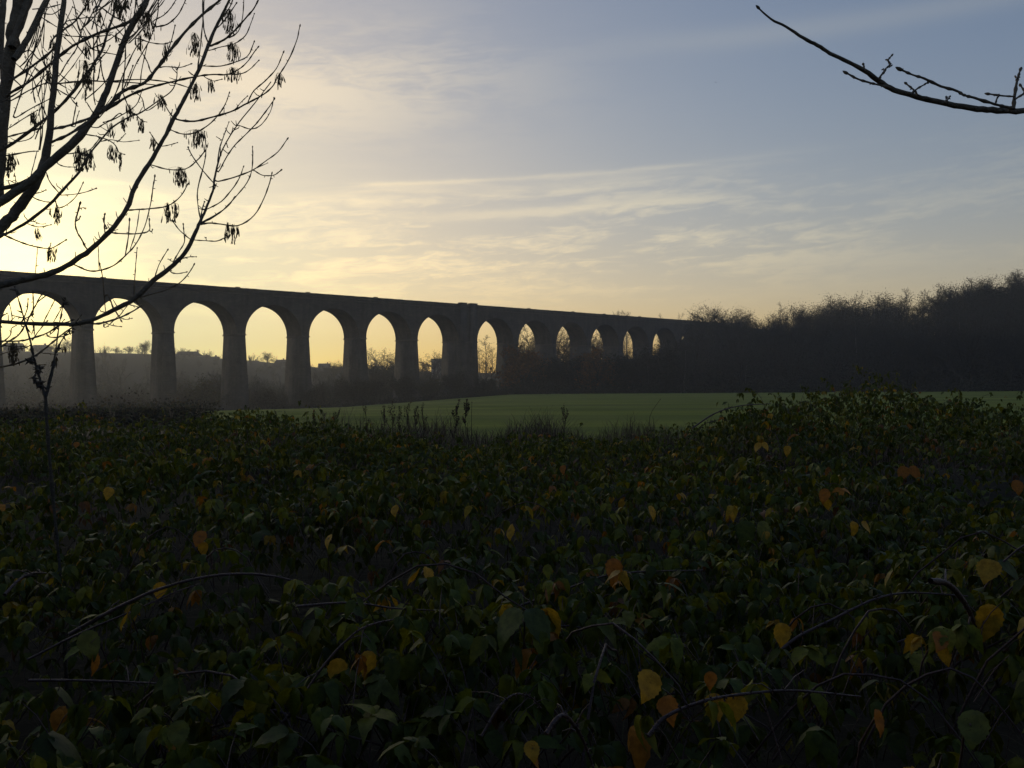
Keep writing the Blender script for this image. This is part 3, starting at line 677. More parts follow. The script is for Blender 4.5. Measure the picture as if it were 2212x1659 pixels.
TWIGS1 = [
 [(40,970,14),(170,935,15),(300,900,20)], [(380,910,24),(500,880,24),(640,830,22)], [(20,1100,14),(200,1070,13),(265,1065,6)],
 [(370,1000,28),(500,940,27),(610,860,26)], [(470,150,8),(600,125,9),(700,120,7)], [(290,120,12),(400,190,10)], [(410,590,14),(600,570,13),(740,575,13),(900,580,12),(1110,600,8)],
 [(800,570,12),(1000,560,11),(1200,580,9),(1340,620,6)], [(92,825,10),(122,740,10),(165,605,9),(225,415,9),(270,225,8),(282,130,6)], [(270,815,8),(300,715,7),(325,615,7),(330,510,6)],
 [(262,330,7),(295,240,7),(315,120,6),(340,25,5)], [(120,825,9),(210,770,8),(345,700,7)], [(75,710,13),(200,640,12),(310,590,11),(362,585,9)],
 [(420,530,11),(460,460,10),(500,400,9),(540,340,9),(575,225,8),(610,125,6)], [(445,245,9),(510,255,8),(640,258,8),(760,250,7)], [(660,260,8),(662,450,8),(660,650,9),(672,740,10)],
 [(700,360,8),(720,515,9),(745,590,9)], [(610,310,9),(675,355,8),(820,385,7)], [(1040,310,6),(1000,490,7),(990,590,8)], [(140,382,11),(210,355,9),(270,415,9),(320,410,8)],
 [(230,65,12),(330,55,11),(425,30,10)], [(305,95,8),(370,100,7),(420,70,7)], [(665,62,12),(700,45,12),(800,115,12),(885,152,12)], [(700,42,10),(712,-30,9)],
 [(1260,845,18),(1370,855,18),(1480,830,17),(1620,790,16),(1720,740,15),(1850,670,13),(1920,610,12),(1960,540,10),(2030,430,9),(2090,290,8),(2113,190,7)],
 [(1745,725,9),(1790,640,9),(1870,570,9),(1950,480,8),(1995,375,7)], [(1660,770,6),(1700,720,6),(1742,680,6)],
 [(1215,920,13),(1290,945,12),(1380,935,12),(1470,880,10),(1540,810,9),(1590,730,8),(1615,660,6)], [(1580,805,6),(1580,765,5)],
 [(1225,830,10),(1180,770,9),(1140,695,8)], [(1120,1030,11),(1090,985,9),(1060,938,7)], [(1150,1030,7),(1200,1020,6),(1250,1006,6)], [(1200,880,8),(1205,820,7),(1215,775,6)],
 [(1075,1165,13),(1190,1195,12),(1310,1190,10),(1390,1130,9),(1438,1073,8)],
 [(1545,1205,12),(1590,1120,12),(1650,1030,12),(1730,950,10),(1790,890,9),(1840,830,9),(1900,750,8),(1930,705,7)],
 [(1688,885,8),(1770,910,8),(1840,880,7),(1905,790,6),(1930,695,6)], [(1530,1200,10),(1545,1060,9),(1570,980,8),(1612,865,6)], [(1560,985,6),(1528,965,5)],
 [(1540,1278,14),(1650,1250,13),(1780,1200,12),(1880,1130,10),(1960,1070,8),(2022,985,7)], [(1790,1200,8),(1850,1235,8),(1930,1235,7),(1978,1202,7)], [(1820,1180,5),(1885,1150,5)],
 [(1465,1472,10),(1560,1420,9),(1640,1330,9),(1690,1250,8),(1715,1180,6)], [(1425,1572,16),(1550,1500,14),(1650,1400,12),(1740,1290,11),(1775,1200,10),(1782,1100,9),(1780,1040,6)],
 [(1425,1565,12),(1500,1525,10),(1600,1460,9),(1652,1392,6)], [(1415,1582,17),(1480,1572,16),(1560,1580,14),(1680,1590,13),(1790,1520,11),(1860,1400,10),(1900,1290,9),(1915,1230,7)],
 [(1415,1560,11),(1395,1440,10),(1395,1330,9),(1440,1150,8),(1452,1050,7),(1442,935,6)], [(1512,1298,10),(1420,1190,10),(1350,1090,9),(1328,1042,8)],
 [(1415,1540,9),(1425,1480,8),(1440,1425,8)],
 [(750,775,24),(900,680,22),(1050,620,20),(1200,580,18),(1380,540,16),(1500,525,14),(1600,525,13),(1680,490,11),(1740,440,10),(1790,370,8),(1815,338,7)],
 [(1610,525,8),(1700,520,8),(1760,490,7),(1820,430,6)], [(1440,465,10),(1560,465,9),(1680,430,9),(1750,390,8),(1790,300,7)],
 [(1490,320,22),(1580,280,20),(1650,220,18),(1730,130,16),(1790,60,15),(1835,-30,14)], [(1475,355,11),(1560,330,10),(1650,310,9),(1730,250,8),(1770,160,7),(1792,100,6)],
 [(1470,310,14),(1440,220,14),(1430,100,13),(1430,-30,12)], [(1620,265,9),(1680,220,8),(1710,120,7),(1720,-20,6)], [(1440,540,7),(1500,570,6),(1560,560,6)],
 [(1390,520,10),(1410,350,9),(1430,150,8),(1440,-20,7)], [(1540,190,10),(1600,120,9),(1665,25,7)], [(1560,130,8),(1620,50,8),(1650,-30,7)],
 [(1060,500,9),(1040,440,8),(1000,370,7),(960,320,6)], [(1100,190,14),(1180,170,13),(1250,110,11),(1300,20,9),(1320,-40,8)], [(1080,150,9),(1150,110,8),(1200,60,7),(1240,0,6)],
 [(960,270,10),(1060,300,10),(1150,310,9),(1208,295,6)], [(1110,480,9),(1170,470,8),(1270,475,7),(1340,453,6)], [(1180,370,10),(1210,280,8),(1233,185,7)],
 [(900,600,10),(950,470,10),(1000,380,9),(1060,270,8),(1110,110,8),(1115,-20,8)], [(860,640,9),(880,480,9),(885,300,8),(880,150,8)], [(840,700,9),(900,560,8),(935,470,7)],
 [(700,830,9),(800,690,9),(870,520,9),(950,350,8),(1000,290,7)], [(930,640,7),(1000,690,7),(1030,780,7),(1130,720,6)], [(600,880,9),(680,900,9),(740,870,8),(860,810,8),(960,740,7),(1000,640,6)],
 [(590,945,9),(700,965,9),(800,1010,9),(840,1075,7),(872,1087,6)], [(700,1000,7),(780,985,7),(870,1000,6),(972,990,5)], [(830,1000,6),(860,970,6),(882,945,5)],
 [(560,1100,8),(640,1050,7),(700,980,8)], [(470,1085,10),(560,1075,9),(640,1100,8)], [(410,1155,8),(460,1175,7),(520,1178,6)], [(325,1210,10),(350,1280,9),(420,1365,10)],
 [(430,1375,8),(520,1370,7),(600,1355,7),(672,1330,7)], [(395,1430,9),(410,1465,8),(470,1445,7),(540,1380,6),(583,1296,6)], [(240,1395,9),(310,1420,8),(360,1425,8)], [(250,1365,8),(290,1355,7),(322,1340,6)],
 [(220,1230,7),(240,1150,6),(260,1070,6)], [(200,1580,10),(280,1600,8),(355,1585,6)], [(240,1560,6),(290,1580,5),(320,1577,4)], [(510,890,8),(520,830,8),(537,740,8)], [(530,890,7),(540,840,6),(556,790,5)],
 [(610,720,8),(640,770,8),(660,800,9)], [(60,1270,6),(108,1290,5),(108,1245,5)], [(550,1650,10),(535,1600,10),(530,1560,10),(545,1500,10),(560,1445,8)],
 [(840,800,8),(790,840,7),(740,860,7)], [(950,800,8),(1000,850,7),(1033,860,5)], [(860,640,8),(900,740,8),(930,790,9)], [(70,900,8),(160,840,8),(260,780,7)], [(40,1010,8),(180,990,7),(240,950,6),(245,880,5)],
 [(520,325,8),(465,275,7)], [(0,310,12),(40,350,12)], [(-20,420,10),(30,560,12)], [(-30,720,12),(20,800,12)],
]
TWIGS2 = [
 [(890,155,15),(970,150,14),(1050,145,13),(1180,125,12),(1270,60,10),(1320,-20,7)], [(780,312,15),(860,320,14),(970,320,13),(1050,300,11),(1052,230,8)], [(1050,298,8),(1070,305,7),(1075,290,6)],
 [(610,425,15),(575,360,14),(545,310,13),(530,250,12),(545,190,10),(565,115,8)], [(535,232,9),(555,220,8),(566,200,7)], [(555,145,7),(580,138,6),(604,140,6)],
 [(530,542,17),(620,580,16),(700,580,15),(800,545,14),(890,470,13),(960,390,12),(1020,270,11),(1060,120,10),(1078,0,9),(1090,-75,8)],
 [(885,465,9),(905,340,8),(912,232,8)], [(920,425,7),(960,300,7),(983,155,6)], [(700,580,7),(695,480,6),(692,402,5)], [(745,875,8),(725,640,7),(705,540,7)], [(945,780,8),(950,640,7),(958,530,6),(966,430,6)], [(1085,650,7),(1120,540,7),(1180,438,7)],
 [(955,778,10),(1080,745,10),(1190,710,9),(1275,660,9),(1330,600,8),(1365,545,7)], [(1222,520,11),(1260,450,10),(1300,380,10),(1297,310,9),(1292,260,7)], [(1345,362,10),(1270,300,10),(1220,235,9)],
 [(1370,365,11),(1450,370,10),(1530,372,9),(1582,350,7)], [(1455,370,5),(1453,350,5)], [(1205,590,9),(1250,602,8),(1310,592,6)], [(1290,495,9),(1330,485,8),(1382,483,6)], [(1220,520,6),(1186,500,5)],
 [(760,755,9),(800,840,9),(850,925,8)], [(660,955,22),(740,945,20),(850,910,17),(940,865,14),(1000,825,10)], [(730,940,8),(780,965,7),(845,975,6)], [(850,915,7),(890,925,6),(925,918,5)],
 [(840,905,7),(880,850,6),(905,820,6)], [(905,820,7),(950,830,7),(1000,845,5)], [(735,950,7),(730,975,6),(755,975,6),(830,905,6)], [(500,975,8),(640,950,8)],
 [(30,330,17),(120,370,15),(220,405,14),(330,425,12),(380,415,10),(460,368,8)], [(350,425,7),(358,390,6)], [(250,590,6),(258,500,5),(265,420,4)], [(740,310,12),(735,240,10),(737,190,8)], [(755,285,10),(730,235,9),(738,188,8)],
 # inside the first arch
 [(-60,1075,18),(20,1078,17),(120,1078,16),(200,1065,16),(330,1022,15),(420,965,12),(500,935,9)], [(-60,1270,22),(40,1255,20),(150,1225,20),(250,1180,19),(330,1120,17),(420,1045,15),(500,985,11)],
 [(330,1030,12),(355,1050,12),(430,1048,11),(505,1020,9)], [(0,1120,20),(60,1080,18),(130,1035,16),(180,960,14),(210,900,12),(250,830,11),(280,770,9),(308,735,7)], [(230,900,10),(235,820,9),(232,730,7)],
 [(225,870,9),(270,800,8),(350,740,6)], [(150,960,9),(190,860,8),(198,785,7)], [(85,930,7),(75,850,6),(58,790,5)], [(310,940,8),(350,860,7),(385,790,7)], [(380,940,7),(430,850,7),(445,800,6)],
 [(100,900,8),(180,915,9),(230,890,9)], [(0,1100,9),(70,1040,8),(80,990,7),(110,970,6)], [(100,1130,9),(160,1130,8),(210,1110,8)], [(230,1070,8),(270,1010,8),(330,940,7)], [(360,1025,7),(420,965,6),(450,930,6)],
 [(295,1160,8),(340,1165,8),(400,1172,7)], [(200,1225,9),(250,1245,8),(310,1245,7)], [(40,1110,13),(120,1118,12),(160,1115,8)], [(130,1130,8),(40,1160,8),(0,1170,8)], [(0,925,9),(20,900,8),(45,885,6)],
]
rngL = R(3)
LIMBPTS = []
for i, (path, cv, D, dr) in enumerate(LIMBS):
    pts, rr = limb3(path, cv, D, dr, rngL)
    if path[0][0] < 0:                                     # runs out of the picture to the trunk
        tz = np.clip(pts[0][2]-.55, 1.0, 7.5)
        k = np.array([np.interp(tz, TR[:, 2], TR[:, 0]), np.interp(tz, TR[:, 2], TR[:, 1]), tz])
        pts = [k, (k+pts[0])/2+np.array([0, 0, -.06])]+pts; rr = [rr[0]*1.25, rr[0]*1.1]+rr
    m = MB(); p = knobbly(m, [off(q) for q in pts], rr, 9 if rr[0] > .015 else 7, rngL)
    LIMBPTS.append(p+np.array(ASH.location))
    # short spurs and bud scars
    for k in range(len(p)//2):
        j = rngL.integers(6, len(p)-1); d = norm(rngL.normal(size=3)); r0 = .0028
        m.tube([p[j], p[j]+d*rngL.uniform(.01, .035), p[j]+d*.04+np.array([0, 0, .012])], [r0, r0*.9, r0*.6], 5)
    m.build('limb', M_bark, ASH, smooth=True)
LP = np.concatenate(LIMBPTS)
def proj(P):
    d = P-np.array([0, 0, E]); c, s_ = math.cos(PITCH), math.sin(PITCH); fz = d[:, 1]*c+d[:, 2]*s_; up = -d[:, 1]*s_+d[:, 2]*c
    return np.stack([1106+F*d[:, 0]/fz, 829.5-F*up/fz], 1)
m = MB(); 
for lst, cv in ((TWIGS1, z1), (TWIGS2, z2)):
    for path in lst:
        D = rngL.uniform(4.3, 5.3); dr = rngL.uniform(-.25, .35); near = None
        c0 = np.array(cv(path[0][0], path[0][1])); P2 = proj(LP); dd2 = np.hypot(*(P2-c0).T)+np.abs(LP[:, 1]-4.8)*1.5; j = dd2.argmin()
        if dd2[j] < 16: near = LP[j]; D = near[1]
        pts, rr = limb3(path, cv, D, dr, rngL); rr = [max(q, .0016) for q in rr]
        if near is not None and np.linalg.norm(near-pts[0]) > .004: pts = [near]+pts; rr = [rr[0]*1.1]+rr
        p = knobbly(m, [off(q) for q in pts], rr, 6, rngL, bud=path[-1][2] < 10)
        LP = np.concatenate([LP, p+np.array(ASH.location)])
        # alternate side buds
        for j in range(3, len(p)-1, 3):
            d = norm(np.cross(p[j+1]-p[j], rngL.normal(size=3)))
            if rngL.random() < .5: m.tube([p[j], p[j]+d*.008, p[j]+d*.014], [.0022, .002, .0006], 4)
# extra fine upswept twigs through the dense upper left part
for i in range(150):
    x, y = rngL.uniform(-20, 330), rngL.uniform(-40, 330)
    if x > 90+ (330-y)*.85: continue
    D = rngL.uniform(4.5, 6.3); p = at(x, y, D); L = rngL.uniform(.12, .5); a = rngL.uniform(-.9, .9); dd = np.array([math.sin(a)*rngL.choice([.8, 1.]), rngL.normal(0, .25), math.cos(a)*.9])
    if rngL.random() < .35: dd[2] *= .2
    q = [p]
    for k in range(5): dd = norm(dd+np.array([rngL.normal(0, .1), rngL.normal(0, .1), .13])); q.append(q[-1]+dd*L/5)
    knobbly(m, [off(t) for t in q], np.linspace(.0038, .002, 6), 5, rngL, bud=True, seg=2)
m.build('twigs', M_twig, ASH, smooth=True)
# hanging bunches of ash keys
KEYS = [(620,40,110,60),(835,70,120,95),(890,30,80,50),(1000,120,120,90),(1045,190,180,100),(985,300,90,45),(1165,370,110,45),(1370,325,150,70),(1620,165,160,75),(1632,375,120,55),(1662,375,100,30),(1640,530,80,90),
  (1485,610,80,40),(1380,655,100,70),(610,360,100,45),(600,530,170,85),(620,590,100,60),(600,680,90,25),(1135,725,80,60),(915,805,100,65),(870,880,90,40),(1000,890,80,45),(785,925,90,40),(240,850,90,60),(65,1175,150,65),(90,1140,90,40),
  (555,1130,170,55),(595,1140,150,50),(640,1130,120,45),(780,1080,90,45),(850,1145,110,25),(1085,1020,70,55),(1390,985,110,115),(1270,1255,120,105),(1180,1510,125,45),(1235,1505,110,50),(405,1525,120,50),(350,1500,60,14),(700,130,90,35),(1970,570,80,55),
  (820,275,60,25),(350,540,70,35),(365,325,60,40),(820,1100,90,30)]
KEYS2 = [(1605,305,100,45),(1640,330,125,35),(1675,305,60,30),(1588,370,60,12),(270,325,60,40),(345,480,110,40),(380,470,80,35),(90,1170,150,75),(240,990,60,22),(390,1220,90,25),(450,1130,40,8)]
def samara(mb, p, L, w, rng):
    a = rng.uniform(0, 2*PI); d = norm(np.array([rng.normal(0, .16), rng.normal(0, .16), -1])); s = norm(np.cross(d, [math.cos(a), math.sin(a), 0])); t = np.cross(d, s)*.0012
    prof = [(0, .12), (.25, .45), (.55, 1.), (.85, .8), (1., .15)]; v = []
    for u, ww in prof: c = p+d*L*u+t*math.sin(u*5); v += [c-s*w*ww-t, c+s*w*ww-t, c+s*w*ww+t, c-s*w*ww+t]
    f = []
    for k in range(4):
        for q in range(4): f.append((k*4+q, k*4+(q+1) % 4, k*4+4+(q+1) % 4, k*4+4+q))
    f += [(0, 1, 2, 3), (19, 18, 17, 16)]
    mb.add(np.array(v), f)
for lst, cv in ((KEYS, z1), (KEYS2, z2)):
    for (cx, cy, h, w) in lst:
        D = rngL.uniform(4.4, 5.2); mk = MB(); k = .3064/F*D
        n = int(np.clip(h*w/210, 4, 64)); x, y = cv(cx, cy); c = off(at(x, y, D)); hub = c+np.array([0, 0, h*k*.62])
        for j in range(n):
            q = c+np.array([rngL.normal(0, .26)*w*k, rngL.normal(0, .26)*w*k, rngL.uniform(-.42, .42)*h*k]); L = rngL.uniform(.028, .042)
            q[2] += L/2
            mk.tube([hub, hub*.5+q*.5+np.array([rngL.normal(0, .004), 0, .006]), q], [.0007, .0006, .0005], 3)
            samara(mk, q, L, rngL.uniform(.0026, .0038), rngL)
        mk.build('seed_cluster', M_key, ASH)
# sapling in front of the left piers
SAP = thing('sapling', 'thin forked sapling rising from the brambles on the left', 'sapling', (-1.75, 3.3, float(ground(-1.75, 3.3))))
def offs(p): return p-np.array(SAP.location)
m = MB(); rngS = R(9)
st, rr = limb3([(440,2950,40),(415,2600,40),(385,2300,40),(350,1900,42),(330,1659,42),(320,1480,40)], z2, 3.25, .1, rngS)
st = [np.array(SAP.location)+np.array([-.02, 0, -.05])]+st; rr = [t*.72 for t in [rr[0]*1.1]+rr]
p = knobbly(m, [offs(q) for q in st], rr, 9, rngS); m.build('stem', M_sap, SAP, smooth=True)
m = MB()
for path in ([(320,1490,34),(300,1400,33),(280,1340,31),(245,1220,28),(210,1060,23),(170,920,19),(120,750,13),(105,700,9)], [(322,1490,25),(335,1400,25),(360,1300,21),(390,1150,16),(420,950,13),(440,850,9),(460,780,7)],
             [(330,1470,20),(350,1380,20),(380,1260,18),(392,1160,16),(450,1050,13),(520,965,10),(570,900,7)], [(290,1370,14),(255,1360,12),(240,1330,10),(250,1320,7)], [(262,1280,12),(280,1275,9),(292,1262,7)], [(300,1400,12),(270,1380,10),(262,1400,8)],
             [(245,1225,9),(215,1215,8),(195,1225,6)]):
    q, rr = limb3(path, z2, 3.35, .2, rngS); rr = [t*.8 for t in rr]; p = knobbly(m, [offs(t) for t in q], rr, 7, rngS, bud=True)
    for k in range(14):
        j = rngS.integers(1, len(p)); d = norm(rngS.normal(size=3)); m.tube([p[j], p[j]+d*.012, p[j]+d*.022], [.0045, .003, .001], 5)
m.build('branch', M_sap, SAP, smooth=True)
# the bough reaching in at top right
def z6(x, y): return (2350+x/2.42)/1.47559, (y/2.42)/1.47559
g0 = float(ground(3.6, 3.4))
BT = thing('lime_tree', 'bare budded bough reaching in across the sky at top right', 'tree', (3.6, 3.4, g0))
def offb(p): return p-np.array(BT.location)
m = MB(); rngB = R(12)
q = smoothpts([(0, 0, -.3), (.03, 0, 1.), (-.02, .03, 2.4), (.05, 0, 4.), (0, -.05, 5.6)], 4); m.tube(q, np.linspace(.16, .08, len(q)), 10); m.build('trunk', M_bark, BT, smooth=True)
def limb6(path, D, dr):
    pts, rr = [], []
    for i, a in enumerate(path):
        x, y = z6(a[0], a[1]); Y = D+dr*i/max(1, len(path)-1); pts.append(offb(at(x, y, Y))); rr.append(.5*a[2]/2.42/1.47559/F*Y)
    return pts, rr
m = MB()
pts, rr = limb6([(172,70,12),(265,150,17),(375,205,20),(510,295,24),(620,350,26),(715,410,27),(860,480,30),(980,545,34),(1100,630,40),(1180,680,40),(1330,730,41),(1450,765,42),(1620,800,43),(1850,840,45),(2000,852,46),(2212,856,47),(2500,840,52),(2900,810,60)], 2.9, .3)
pts.append(np.array([0., 0., pts[-1][2]-.15])); rr.append(rr[-1]*1.3)
p = knobbly(m, pts[::-1], rr[::-1], 9, rngB, bud=True); m.build('bough', M_bark, BT, smooth=True)
m = MB()
for path in ([(1095,618,16),(1110,580,14),(1140,548,15),(1145,530,12),(1178,500,13),(1165,465,12),(1188,432,10)], [(1135,560,8),(1128,535,7)], [(1170,500,8),(1192,502,7)], [(1166,466,8),(1150,462,7)], [(985,548,13),(980,525,11),(973,500,11)],
             [(1190,680,15),(1090,655,15),(1010,635,14),(930,610,14),(855,570,14)], [(1335,728,14),(1380,690,14),(1430,660,12),(1462,640,11)], [(1395,735,12),(1358,690,13),(1310,652,11)], [(1606,790,12),(1612,765,9),(1612,748,8)], [(1625,788,10),(1620,775,9),(1638,748,8)],
             [(2130,840,24),(2080,825,20),(1990,805,19),(1830,755,19),(1750,735,18),(1690,700,18),(1570,665,18),(1440,605,18),(1360,580,15),(1275,543,15)], [(1992,805,12),(2000,770,11),(2015,738,9)],
             [(2132,840,26),(2140,740,22),(2155,640,19),(2165,600,16),(2180,548,12)], [(2160,605,10),(2145,588,8)], [(2142,745,13),(2050,740,13),(1952,726,12)], [(2145,765,14),(2212,715,13),(2190,665,12)], [(2215,720,12),(2270,690,10)], [(2010,742,8),(2018,728,7)]):
    q, rr = limb6(path, 3.0, .06); p = knobbly(m, q, rr, 7, rngB, bud=True)
    for k in range(len(p)//3):
        j = rngB.integers(1, len(p)); d = norm(rngB.normal(size=3)); m.tube([p[j], p[j]+d*.005, p[j]+d*.008], [.0028, .0022, .0008], 5)
m.build('twigs', M_twig, BT, smooth=True)
# ------------------------------------------------------------------ birds
def bird(x, y, Y, s, label):
    p = at(x, y, Y); t = thing('bird', label, 'bird', tuple(p), .6, 'birds in flight'); m = MB()
    q = np.array([(0, -.5, 0), (0, -.38, .01), (0, -.2, .02), (0, .05, .01), (0, .3, 0), (0, .55, 0)])*s
    m.tube(q, np.array([.01, .06, .1, .1, .05, .02])*s, 8)
    for sx in (-1, 1):
        v = np.array([(0, -.15, .05), (0, .15, .05), (.45*sx, .1, .2), (.45*sx, -.22, .2), (1.*sx, .12, .1), (1.*sx, .0, .1)])*s
        m.add(v, [(0, 1, 2, 3), (3, 2, 4, 5)]); m.add(v-np.array([0, 0, .03*s]), [(3, 2, 1, 0), (5, 4, 2, 3)])
    m.build('body', M_bird, t)
bird(1546, 178, 150, .28, 'tiny dark bird high in the open sky, left of the other')
bird(1766, 228, 190, .2, 'tiniest dark bird below the bare bough, a faint speck')
# ------------------------------------------------------------------ brambles
def bnoise(X, Y):
    return (np.sin(X*1.7+1.3*np.sin(Y*.9))*np.sin(Y*1.3+.7*np.sin(X*1.1))*.10+np.sin(X*3.9+2)*np.sin(Y*3.1+1)*.05+np.sin(X*.6+Y*.4)*.06)
def btop(X, Y):
    X = np.asarray(X, float); Y = np.asarray(Y, float)
    z = -.66-.021*np.clip(Y, 0, 12)+bnoise(X, Y)*np.clip(Y/3, .5, 1)*1.35
    k = X*10/np.maximum(Y, 1.); z = z+(.50-.17*sstep(4.3, 6.3, k)+.09*np.sin(X*3.1+1)+.08*np.sin(X*7.3+Y*3)+.05*np.sin(X*13+Y*5))*sstep(1.9, 3.0, k)*1.15*np.exp(-((Y-9.7)/2.5)**2)
    z = z+.16*sstep(7, 12, Y)*sstep(1., 4., -X)
    z = z-.9*sstep(12.3+.8*np.sin(X*1.1)+.5*np.sin(X*2.7), 15.5, Y)
    return z+E
def hit(x, y, lo=.95, hi=15.):
    d = ray(x, y)
    for Y in np.linspace(lo, hi, 900):
        q = d*Y/d[1]
        if q[2]+E < btop(q[0], q[1]): return Y
    return hi
def leaflet(n, w=.36, serr=.10, fold=.28, droop=.32, twist=0., tip=.35):
    """ovate toothed leaflet from (0,0,0) along +x, unit length"""
    u = np.linspace(0, 1, n+1); hw = w*np.sin(PI*np.clip(u, 0, 1)**.72)**.78*(1-tip*u**5); hw[-1] = 0
    k = np.where(np.arange(n+1) % 2, 1, -1); hl, hr = hw*(1+serr*k), hw*(1-serr*k*.8); hl[0] = hr[0] = .05
    z0 = -droop*u**2+.02*np.sin(u*11); tw = twist*u
    v = np.concatenate([np.stack([u, .05*np.sin(u*3)*twist, z0], 1), np.stack([u-.02, hl*np.cos(tw), z0+hl*np.sin(tw)+fold*hl*.8-.25*hl**2+.015*np.sin(u*17)], 1),
                        np.stack([u-.02, -hr*np.cos(tw), z0-hr*np.sin(tw)+fold*hr*.8-.25*hr**2+.015*np.cos(u*15)], 1)])
    i = np.arange(n); a, b = n+1, 2*(n+1)
    f = np.concatenate([np.stack([i, i+1, a+i+1, a+i], 1), np.stack([i, b+i, b+i+1, i+1], 1)])
    return v, f
SHAPES = [dict(droop=.6, w=.32), dict(fold=.4, droop=.35, w=.3), dict(fold=-.1, droop=.85, w=.34), dict(twist=.7, w=.31, droop=.6), dict(w=.32, twist=-.8, droop=.75, fold=.3), dict(w=.26, fold=.5, droop=.95, tip=.5)]
def frames(yaw, pitch, roll):
    cy, sy, cp, sp, cr, sr = np.cos(yaw), np.sin(yaw), np.cos(pitch), np.sin(pitch), np.cos(roll), np.sin(roll)
    x = np.stack([cy*cp, sy*cp, sp], 1); y0 = np.stack([-sy, cy, 0*cy], 1); z0 = np.cross(x, y0)
    y = y0*cr[:, None]+z0*sr[:, None]; z = np.cross(x, y)
    return np.stack([x, y, z], 1)
def scatter(mb, V, Fq, pos, fr, size, tint):
    n, k = len(pos), len(V)
    v = np.einsum('vi,nij->nvj', V, fr)*size[:, None, None]+pos[:, None]
    f = (Fq[None]+(np.arange(n)*k)[:, None, None]).reshape(-1, Fq.shape[1])
    mb.add(v.reshape(-1, 3), f, np.repeat(tint, k, 0))
GREEN = np.array([(.031, .045, .007), (.04, .057, .008), (.024, .036, .008), (.056, .068, .008), (.033, .046, .011), (.08, .085, .01), (.026, .038, .01)])
YEL = np.array([(.36, .21, .02), (.27, .19, .022), (.16, .15, .022), (.3, .13, .018), (.2, .085, .02), (.09, .1, .02), (.11, .05, .02)])
def tints(rng, n, yfrac):
    g = GREEN[rng.integers(0, len(GREEN), n)]*np.array([2.0, 1.85, 1.2]); y = YEL[rng.integers(0, len(YEL), n)]*1.2
    s = (rng.random(n) < yfrac)[:, None]
    return np.where(s, y, g)*rng.uniform(.75, 1.3, (n, 1))
rngF = R(2024)
mbL = MB(); mbS = MB()
for (y0, y1, n, nseg, smin, smax, yf) in ((.85, 2.2, 2100, 8, .036, .072, .05), (2.2, 4.5, 8200, 5, .034, .064, .05), (4.5, 8.5, 14500, 3, .04, .07, .075), (8.5, 14.5, 25000, 2, .042, .07, .06)):
    Yp = np.sqrt(rngF.uniform(y0**2, y1**2, n)); Xp = rngF.uniform(-1, 1, n)*(Yp*.74+.35)
    gap = np.sin(Xp*2.3+np.sin(Yp*2.1)*1.3)*np.sin(Yp*2.7+Xp*.8)
    keep = rngF.random(n) < np.clip(.66+.8*gap, .07, 1); Yp, Xp = Yp[keep], Xp[keep]; n = len(Yp)
    dep = rngF.exponential(.10, n).clip(0, .55); Z = btop(Xp, Yp)-dep+rngF.normal(0, .035, n)
    P0 = np.stack([Xp, Yp, Z], 1)
    yaw = rngF.uniform(0, 2*PI, n); sz = rngF.uniform(smin, smax, n); tilt = rngF.normal(-.40, .28, n)
    tn = tints(rngF, n, yf*1.3)
    V, Fq = leaflet(nseg)
    # petioles
    for j, (da, ds) in enumerate(((0, 1.), (1.2, .84), (-1.2, .84), (2.1, .66), (-2.1, .66))[:5 if y1 < 5 else 3]):
        yw = yaw+da+rngF.normal(0, .15, n); ax = np.stack([np.cos(yaw), np.sin(yaw), 0*yaw], 1)
        base = P0+(ax*.012 if j == 0 else 0)
        pt = tilt+rngF.normal(0, .2, n)-(0 if j == 0 else .1)
        t2 = tn*rngF.uniform(.85, 1.15, (n, 1))
        fr = frames(yw, pt, rngF.normal(0, .35, n)); sh = rngF.integers(0, len(SHAPES), n); fallen = rngF.random(n) < (.55 if j > 2 else .08 if j else .02)
        for q, kw in enumerate(SHAPES):
            mk = (sh == q) & ~fallen; V, Fq = leaflet(nseg, **kw)
            if mk.any(): scatter(mbL, V, Fq, base[mk], fr[mk], (sz*ds*rngF.uniform(.8, 1.15, n))[mk], t2[mk])
    if y1 < 9:
        st = rngF.choice(n, min(n, 2600), replace=False)
        for i in st:
            d = np.array([-math.cos(yaw[i])*.05, -math.sin(yaw[i])*.05, -.05-.03*rngF.random()])
            mbS.tube([P0[i], P0[i]+d*.6+np.array([0, 0, .012]), P0[i]+d*1.5], [.0012, .0014, .0018], 3, cap=False)
for i in range(130):                                     # leafy shoots standing out of the mass, most along its far edge
    if i % 3 == 0: Y = rngF.uniform(8.5, 11.5); X = rngF.uniform(.25, .6)*Y
    else: Y = rngF.uniform(6, 13.5); X = rngF.uniform(-.62, .62)*Y
    hgt = rngF.uniform(.06, .27); a = rngF.uniform(0, 6.28); z = float(btop(X, Y)); b0 = np.array([X, Y, z-.2])
    q = [b0+np.array([math.cos(a)*.35*u*u*hgt/.3, math.sin(a)*.3*u*u, (hgt+.2)*(u*1.25-.3*u**3)]) for u in np.linspace(0, 1, 8)]
    mbS.tube(q, np.linspace(.004, .0015, 8), 4, cap=False)
    n = 14; k = rngF.integers(2, 8, n); V, Fq = leaflet(3, **SHAPES[i % 6])
    scatter(mbL, V, Fq, np.array(q)[k]+rngF.normal(0, .012, (n, 3)), frames(rngF.uniform(0, 6.28, n), rngF.normal(-.5, .4, n), rngF.normal(0, .5, n)), rngF.uniform(.03, .065, n), tints(rngF, n, .07))
o = mbL.build('bramble_foliage', M_leaf, smooth=True); tag(o, 'mass of dark green bramble leaves flecked with yellow covering the bank', None, None, 'stuff')
